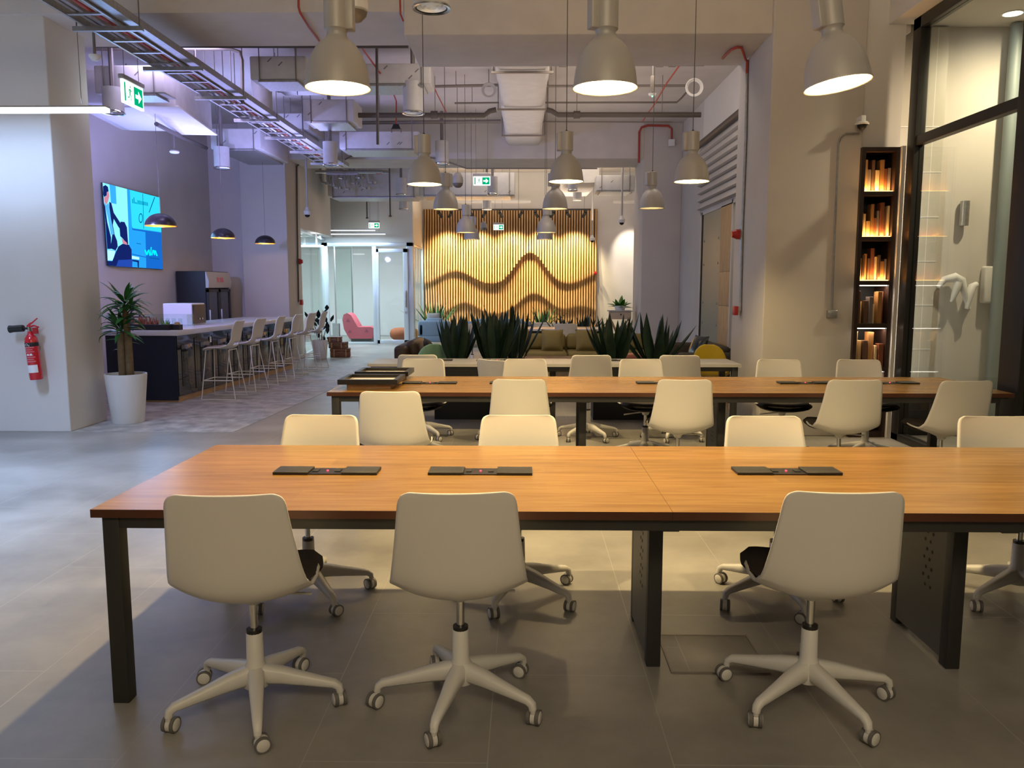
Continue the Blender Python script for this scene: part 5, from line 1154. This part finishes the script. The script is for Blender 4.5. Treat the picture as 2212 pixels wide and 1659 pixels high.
# red cables
def cable(name, pts, label, r=0.011, mat='redc'): return thing_mesh(MB().tube(pts, r, 8), name, mat, label, 'cable', None, 80)
cable('red_cable', [P(645, -10, 8.26), P(645, 15, 8.26), P(648, 27, 8.27), P(668, 60, 8.7), P(695, 96, 9.38)], 'thin red cable crossing the near beam left of the left bell lamp')
cable('red_cable', [P(864, -10, 8.2), P(865, 30, 8.2), P(871, 45, 8.28)], 'short red cable at the corner of the near beam', 0.009)
cable('red_cable', [P(779, 100, 10.0), P(845, 190, 12.0), P(856, 218, 13.0), P(856, 270, 13.0)], 'red cable running down to the black loudspeaker bracket')
cable('red_cable', [P(1478, 127, 11.0), P(1440, 180, 12.2), P(1415, 223, 13.4), P(1388, 262, 15.2)], 'thin red cable crossing the conduits at the right')
cable('red_cable', [P(930, 170, 11.8), P(945, 205, 12.6), P(964, 242, 13.6)], 'short dark red cable right of the long duct', 0.009)
cable('red_cable', [PZ(1561, 126, 3.955), PZ(1570, 116, 3.955), PZ(1580, 107, 3.955), PZ(1592, 102, 3.955), PZ(1602, 103, 3.955), Vector((2.365, PX(1614, 150, 2.385).y, 3.95)), Vector((2.383, PX(1614, 150, 2.385).y, 3.93)), PX(1613, 175, 2.385)], 'red cable looping over the top of the pillar edge', 0.014)
bk = P(856, 276, 13.0); sp = empty('ceiling_spot', bk, 0, 'small black bracket lamp hanging on the red cable', 'lamp')
MB().prism([(-0.07, -0.03, -0.02), (0.07, -0.03, -0.02), (0.04, -0.03, 0.05), (-0.04, -0.03, 0.05)], (0, 0.06, 0)).build('body', 'black', sp)
for x in (-0.075, 0.075): MB().box(x - 0.008, x + 0.008, -0.01, 0.01, -0.07, -0.01).build('foot', 'wire', sp)
# round drop diffusers
def drum(px, pyb, Y, w, pyt, label, ring=True):
    b_ = P(px, pyb, Y); zt = P(px, pyt, Y).z; r = w / 1750 * Y / 2; t = empty('air_diffuser', b_, 0, label, 'air diffuser', 'drum air diffusers')
    MB().lathe([(r, 0.02), (r, zt - b_.z), (0, zt - b_.z)], 28).build('drum', 'duct', t, smooth=50)
    MB().lathe([(r * 1.1, 0.0), (r * 1.12, 0.012), (r, 0.03), (r, 0.02), (r * 0.92, 0.005), (r * 1.1, 0.0)], 28).build('rim', 'chrome', t, smooth=50)
    MB().lathe([(r * 0.85, 0.01), (r * 0.6, 0.04), (r * 0.55, 0.01), (r * 0.35, 0.035), (r * 0.3, 0.008), (0, 0.02)], 24).build('cone', 'silver', t, smooth=60)
    if zt < SLAB - 0.1: MB().cyl((0, 0, zt - b_.z), (0, 0, SLAB - b_.z), 0.012 if r < 0.1 else 0.03, n=8).build('hanger_rod', 'wire', t)
    return t
drum(567, 243, 11.95, 42, 175, 'pale drum air diffuser above the farthest dome lamp, under the grey duct')
drum(893, 246, 11.3, 42, 178, 'pale drum air diffuser under the right end of the long duct')
drum(480, 365, 13.8, 32, 318, 'pale drum air diffuser hanging over the middle dome lamp')
drum(714, 357, 13.2, 30, 307, 'pale drum air diffuser at the far end of the cable tray')
drum(955, 355, 15.4, 28, 305, 'pale drum air diffuser just right of the left second row lamp')
drum(867, 422, 18.2, 22, 385, 'pale drum air diffuser above the office, upper of two stacked in view')
drum(872, 453, 20.6, 19, 424, 'pale drum air diffuser above the office, lower of two stacked in view')
drum(1064, 421, 18.2, 22, 382, 'pale drum air diffuser right behind the larger exit sign')
drum(1052, 453, 21.0, 19, 422, 'pale drum air diffuser before the slat wall below the larger exit sign')
drum(1237, 413, 18.2, 20, 390, 'pale drum air diffuser behind the middle second row lamp, nearer')
drum(1247, 433, 21.0, 19, 412, 'pale drum air diffuser behind the middle second row lamp, farther')
drum(246, 246, 10.0, 42, 190, 'pale drum air diffuser behind the end of the long white light')
drum(932, 20, 6.4, 72, -60, 'large round metal air diffuser at the top edge of the photo')
# hanging sounder domes
def sounder(px, py, Y, w, label):
    p = P(px, py, Y); r = w / 1750 * Y / 2; t = empty('hanging_speaker', p, 0, label, 'speaker', 'hanging speakers')
    MB().lathe([(r * 0.96, 0.0), (r, r * 0.4), (r * 0.93, r * 1.1), (r * 0.6, r * 1.75), (r * 0.15, r * 1.95), (0, r * 1.95)], 24).build('body', 'alu', t, smooth=60)
    MB().lathe([(r * 0.96, 0.0), (r * 0.85, -r * 0.4), (r * 0.5, -r * 0.75), (0, -r * 0.85)], 24).build('grille', 'cond', t, smooth=60)
    MB().cyl((0, 0, r * 1.9), (0, 0, (3.98 if 8.3 < Y < 9.5 else SLAB) - p.z), 0.005, n=6).build('suspension_wire', 'wire', t)
sounder(765, 22, 5.2, 58, 'grey hanging speaker at the top edge behind the left bell lamp')
sounder(989, 396, 13.4, 23, 'grey egg shaped hanging speaker left of the larger exit sign')
sounder(1045, 492, 20.0, 14, 'small grey egg shaped hanging speaker in front of the slat wall')
# exit signs
def exit_sign(p, rz, w, label, left=False):
    h = w * 0.52; t = empty('exit_sign', p, rz, label, 'exit sign', 'green exit signs')
    MB().box(-w / 2 - 0.01, w / 2 + 0.01, -0.03, 0.03, h / 2, h / 2 + 0.05, r=0.006).build('housing', 'alu', t)
    MB().box(-w / 2, w / 2, -0.012, 0.012, -h / 2, h / 2).build('panel', 'exitw', t)
    y = -0.0135; g = MB(); a = h * 0.40
    g.poly([(0.02 * w, y, -a), (w / 2 - 0.05 * w, y, -a), (w / 2 - 0.05 * w, y, a), (0.02 * w, y, a)])
    g.build('arrow_field', 'green', t, smooth=0, fix=False)
    MB().poly([(-w / 2 + 0.06 * w, y, -a), (-w / 2 + 0.13 * w, y, -a), (-w / 2 + 0.13 * w, y, a), (-w / 2 + 0.06 * w, y, a)]).build('door_field', 'green', t, smooth=0, fix=False)
    cx = 0.235 * w; s_ = h * 0.28; ar = MB(); y -= 0.0015
    ar.poly([(cx - s_, y, -s_ * 0.3), (cx, y, -s_ * 0.3), (cx, y, -s_ * 0.95), (cx + s_ * 1.05, y, 0), (cx, y, s_ * 0.95), (cx, y, s_ * 0.3), (cx - s_, y, s_ * 0.3)]); ar.build('arrow', 'exitw', t, smooth=0, fix=False)
    rx = -0.17 * w; u = h * 0.40; rm_ = MB()
    rm_.poly([(rx + 0.10 * u + 0.13 * u * math.cos(k * PI / 5), y, 0.72 * u + 0.13 * u * math.sin(k * PI / 5)) for k in range(10)])
    def limb(pts, wd_):
        for q0, q1 in zip(pts[:-1], pts[1:]):
            d = Vector((q1[0] - q0[0], 0, q1[1] - q0[1])).normalized(); n_ = Vector((-d.z, 0, d.x)) * wd_ * u
            a_, b_ = Vector((rx + q0[0] * u, y, q0[1] * u)), Vector((rx + q1[0] * u, y, q1[1] * u)); rm_.poly([a_ - n_, b_ - n_, b_ + n_, a_ + n_])
    limb([(0.05, 0.5), (-0.05, -0.05)], 0.13); limb([(0.05, 0.45), (0.30, 0.25), (0.42, 0.38)], 0.055); limb([(0.0, 0.45), (-0.30, 0.32), (-0.36, 0.08)], 0.055)
    limb([(-0.02, -0.05), (0.25, -0.30), (0.18, -0.75)], 0.07); limb([(-0.05, -0.05), (-0.22, -0.42), (-0.55, -0.50)], 0.07)
    rm_.build('running_man', 'green', t, smooth=0, fix=False)
    for x in (-w * 0.35, w * 0.35): MB().cyl((x, 0, h / 2 + 0.05), (x, 0, SLAB - p.z), 0.003, n=6).build('suspension_wire', 'wire', t)
    return t
exit_sign(P(286, 206, 9.3), PI / 2, 0.48, 'lit green exit sign turned sideways near the end of the long white light')
exit_sign(P(1041, 391, 15.2), 0, 0.31, 'lit green exit sign in the middle, the larger one facing us')
exit_sign(P(808, 487, 21.0), 0, 0.27, 'small lit green exit sign above the glazed offices')
exit_sign(P(1077, 491, 21.0), 0, 0.26, 'small lit green exit sign in front of the slat wall')
# detectors, cameras, alarm devices
dp = P(205, 124, 8.0); t = empty('smoke_detector', dp, 0, 'round detector on a rod hanging beside the left column', 'detector')
MB().lathe([(0, -0.035), (0.03, -0.03), (0.045, -0.01), (0.055, 0.0), (0.055, 0.02), (0, 0.025)], 20).build('head', 'white', t, smooth=50); MB().cyl((0, 0, 0.02), (0, 0, SLAB - dp.z), 0.014, n=8).build('rod', 'cond', t)
dp = P(1409, 204, 10.4); t = empty('smoke_detector', dp, 0, 'detector with a green light hanging among the conduits', 'detector')
MB().lathe([(0, -0.02), (0.04, -0.015), (0.05, 0.01), (0, 0.02)], 20).build('head', 'white', t, smooth=50); MB().lathe([(0, -0.034), (0.009, -0.026), (0.0, -0.018)], 10).build('indicator', 'grn_led', t)
MB().box(-0.025, 0.025, -0.02, 0.02, 0.03, 0.22, r=0.005).build('junction_box', 'cond', t); MB().cyl((0, 0, 0.02), (0, 0, SLAB - dp.z), 0.008, n=8).build('rod', 'cond', t)
dp = P(377, 328, 12.6); t = empty('smoke_detector', dp, 0, 'small white detector hanging between the screen and the dome lamps', 'detector')
MB().lathe([(0, -0.03), (0.06, -0.02), (0.075, 0.0), (0.06, 0.02), (0, 0.03)], 20).build('head', 'white', t, smooth=50); MB().cyl((0, 0, 0.02), (0, 0, SLAB - dp.z), 0.012, n=8).build('rod', 'cond', t)
def camera_pole(px, py, Y, ztop, label):
    p = P(px, py, Y); t = empty('dome_camera', p, 0, label, 'security camera')
    MB().lathe([(0.075, 0.06), (0.07, 0.0), (0.06, -0.01), (0.04, -0.012)], 20).lathe([(0.03, 0.14), (0.05, 0.08), (0.075, 0.06)], 20).build('housing', 'white', t, smooth=50)
    MB().lathe([(0.052, -0.01), (0.045, -0.04), (0.02, -0.058), (0, -0.06)], 18).build('lens_dome', 'black', t, smooth=60); MB().cyl((0, 0, 0.12), (0, 0, ztop - p.z), 0.022, n=10).build('pole', 'alu', t)
camera_pole(664, 463, 16.42, SLAB, 'white dome camera on a long pole beside the white bulkhead')
camera_pole(1343, 480, 18.2, SLAB, 'white dome camera on a long pole left of the far column')
camera_pole(1279, 519, 22.4, SLAB, 'small white dome camera hanging at the right end of the slat wall')
cp_ = P(1862, 270, 8.16); t = empty('dome_camera', cp_, 0, 'white dome camera with black lens on the pillar corner above the niche', 'security camera')
MB().box(-0.02, 0.03, -0.02, 0.10, 0.015, 0.09, r=0.01).lathe([(0.06, 0.0), (0.066, 0.012), (0.05, 0.03), (0, 0.035)], 20).build('housing', 'white', t, smooth=50); MB().lathe([(0.045, 0.0), (0.04, -0.025), (0.02, -0.042), (0, -0.045)], 18).build('lens_dome', 'black', t, smooth=60)
def on(px, py, Y): return P(px, py, Y)
cdt = empty('wall_conduit', P(1797, 680, 8.235), 0, 'thin steel conduit down the pillar front to a metal socket box', 'conduit'); c = cdt.location
MB().tube([P(1856, 289, 8.235) - c, P(1826, 289, 8.235) - c, P(1816, 296, 8.235) - c, P(1811, 310, 8.235) - c, P(1804, 480, 8.235) - c, P(1797, 668, 8.235) - c], 0.010, 8).build('run', 'steel', cdt)
MB().box(-0.05, 0.045, -0.03, 0.015, -0.03, 0.045, r=0.004).build('socket_box', 'steel', cdt)
def xw(px, py): return PX(px, py, 2.385)
rc = empty('alarm_conduit', xw(1603, 300), 0, 'long steel conduit down the side of the near pillar', 'conduit'); c = rc.location
MB().tube([xw(1614, 130) - c, xw(1611, 300) - c, xw(1603, 500) - c, xw(1599, 672) - c], 0.016, 8).build('run', 'steel', rc)
def strobe(loc, nrm, s_, label):
    t = empty('alarm_strobe', loc, 0, label, 'fire alarm'); n_ = Vector(nrm)
    MB().cyl((0, 0, 0), n_ * 0.04, 0.05 * s_, n=16).cyl(n_ * 0.04, n_ * 0.085, 0.045 * s_, 0.03 * s_, n=16).build('sounder', 'redp', t, smooth=40); MB().cyl(n_ * -0.01, (0, 0, 0), 0.055 * s_, n=16).build('base', 'cond', t); return t
def callpoint(loc, label, s_=0.05):
    t = empty('fire_call_point', loc, 0, label, 'fire alarm'); MB().box(-0.045, -0.004, -s_, s_, -s_, s_, r=0.006).build('red_case', 'redp', t); MB().box(-0.004, 0.02, -s_ * 0.95, s_ * 0.95, -s_ * 0.95, s_ * 0.95).build('back_box', 'steel', t)
strobe(xw(1601, 506) + Vector((-0.02, 0, 0)), (-1, 0, 0), 1.1, 'dark red alarm sounder on the side of the near pillar')
callpoint(xw(1597, 671) + Vector((-0.02, 0, 0)), 'red fire call point at the foot of the pillar conduit', 0.05)
def xl(px, py): return PX(px, py, -4.725)
rc = empty('alarm_conduit', xl(643, 480), 0, 'dark thin conduit down the column face at the far end of the bar', 'conduit'); c = rc.location
MB().tube([xl(648, 352) - c, xl(641, 360) - c, xl(642, 480) - c, xl(645, 652) - c], 0.016, 8).build('run', 'pipe', rc)
strobe(xl(645, 565), (1, 0, 0), 1.2, 'dark red alarm sounder on the column at the far end of the bar')
t = empty('fire_call_point', xl(648, 653) + Vector((0.03, 0, 0)), 0, 'red fire call point on the column at the far end of the bar', 'fire alarm'); MB().box(-0.02, 0.03, -0.055, 0.055, -0.055, 0.055, r=0.006).build('red_case', 'redp', t)
strobe(P(1286, 590, 23.3), (0, -1, 0), 1.0, 'small red alarm sounder at the right edge of the slat wall, upper')
# red cable and box on the far column
cable('red_cable', [P(1380, 352, 16.44), P(1381, 285, 16.44), P(1386, 275, 16.44), P(1400, 271, 16.44), P(1444, 272, 16.44), P(1451, 278, 16.44), P(1451, 302, 16.44)], 'dark red cable arching over the top of the far column', 0.022)
jb = P(1451, 308, 16.42); o = MB().box(-0.06, 0.06, -0.02, 0.06, -0.065, 0.065, r=0.006).build('junction_box', 'white', None, jb); tag(o, 'white square junction box high on the far column', 'junction box')
# cable coils hung from the conduits
def coil(px, py, Y, r, label):
    p = P(px, py, Y); t = empty('cable_coil', p, 0, label, 'cable')
    mb = MB()
    for k in range(3): mb.tube([((r - 0.012 * k) * math.cos(a), 0.012 * k, (r - 0.012 * k) * math.sin(a)) for a in [2 * PI * q / 28 for q in range(29)]], 0.010, 6, cap=False)
    mb.build('coil', 'duct', t, smooth=80); MB().cyl((0, 0, r), (0, 0, SLAB - p.z), 0.006, n=6).build('hanger_rod', 'wire', t)
coil(1056, 195, 12.5, 0.105, 'coil of pale cable hung left of the wrapped duct')
coil(1500, 189, 11.5, 0.115, 'coil of pale cable hung near the right pillar')
# ceiling clutter over the offices
for i, (px, py, l) in enumerate(((740, 378, 'left'), (800, 392, 'right'))):
    p = P(px, py, 18.35 + 1.9 * i); t = empty('pipe_trapeze', p, 0, 'galvanised pipe trapeze with hanging rods above the offices, %s one' % l, 'pipe rack'); 
    MB().box(-0.35, 0.35, -0.03, 0.03, 0, 0.04).build('bracket', 'steel', t)
    for x in (-0.3, -0.1, 0.12, 0.32): MB().cyl((x, 0, -0.08), (x, 0, SLAB - p.z), 0.012, n=6).build('hanger_rod', 'steel', t)
    MB().cyl((-0.6, 0, 0.07), (0.9, 0, 0.07), 0.035, n=10).build('pipe_run', 'steel', t)
for px, pt, pb, Y, l in ((793, 424, 470, 20.2, 'slim dark rod dropping above the small office exit sign'), (843, 390, 466, 18.4, 'slim dark rod with a small head dropping above the offices')):
    a_, b_ = P(px, pt, Y), P(px, pb, Y); o = MB().cyl((0, 0, 0), (0, 0, SLAB - b_.z), 0.016, n=8).lathe([(0, -0.03), (0.035, -0.02), (0.035, 0.0), (0, 0.02)], 12).build('drop_pipe', 'pipe', None, b_); tag(o, l, 'pipe')

# service hatch let into the floor under the nearest table
fh = empty('floor_hatch', (0.78, 3.25, 0.0), 0, 'square service hatch let into the floor beside the perforated table panel', 'floor hatch')
MB().box(-0.19, 0.19, -0.17, 0.17, -0.01, 0.004, r=0.001).build('lid', 'floor', fh)
for b_ in ((-0.197, 0.197, -0.178, -0.17), (-0.197, 0.197, 0.17, 0.178), (-0.197, -0.19, -0.17, 0.17), (0.19, 0.197, -0.17, 0.17)): MB().box(*b_, -0.01, 0.005).build('rim', 'cond', fh)

# valve cluster and pipe drops in the ceiling over the offices
vp = P(745, 385, 18.6); vc = empty('valve_manifold', vp, 0, 'cluster of pale pipes and valves hanging in the ceiling above the offices', 'pipework'); random.seed(9)
for i in range(9):
    x = -0.55 + i * 0.13; zz = random.uniform(-0.22, 0.05); MB().tube([(x, 0.05 * (i % 3), SLAB - vp.z), (x, 0.05 * (i % 3), zz + 0.10), (x + 0.03, 0.05 * (i % 3), zz), (x + 0.16, 0.05 * (i % 3), zz - 0.02)], 0.022 if i % 2 else 0.030, 8).build('pipe_drop', 'duct' if i % 3 else 'steel', vc)
    MB().lathe([(0, -0.03), (0.05, -0.025), (0.05, 0.025), (0, 0.03)], 12, c=(x + 0.15, 0.05 * (i % 3), zz - 0.02)).build('valve', 'steel', vc)
MB().cyl((0.30, -0.1, 0.12), (1.0, -0.1, 0.12), 0.035, n=10).build('header_pipe', 'steel', vc)
MB().cyl((0.72, -0.1, 0.12), (0.86, -0.1, 0.12), 0.042, n=12).build('red_coupling', 'redp', vc)
for px, l in ((960, 'left'), (1325, 'right')):
    q = P(px, 436, 22.9); thing_mesh(MB().cyl(q, q + Vector((1.2 if px > 1000 else -0.0, 0, 0)) if px > 1000 else q + Vector((2.4, 0, 0)), 0.05, n=12).cyl(q + Vector((0.2, 0, 0)), (q.x + 0.2, q.y, SLAB), 0.007, n=6), 'drain_pipe', 'wallw', 'white drain pipe high on the back wall above the slat wall, %s run' % l, 'pipe')
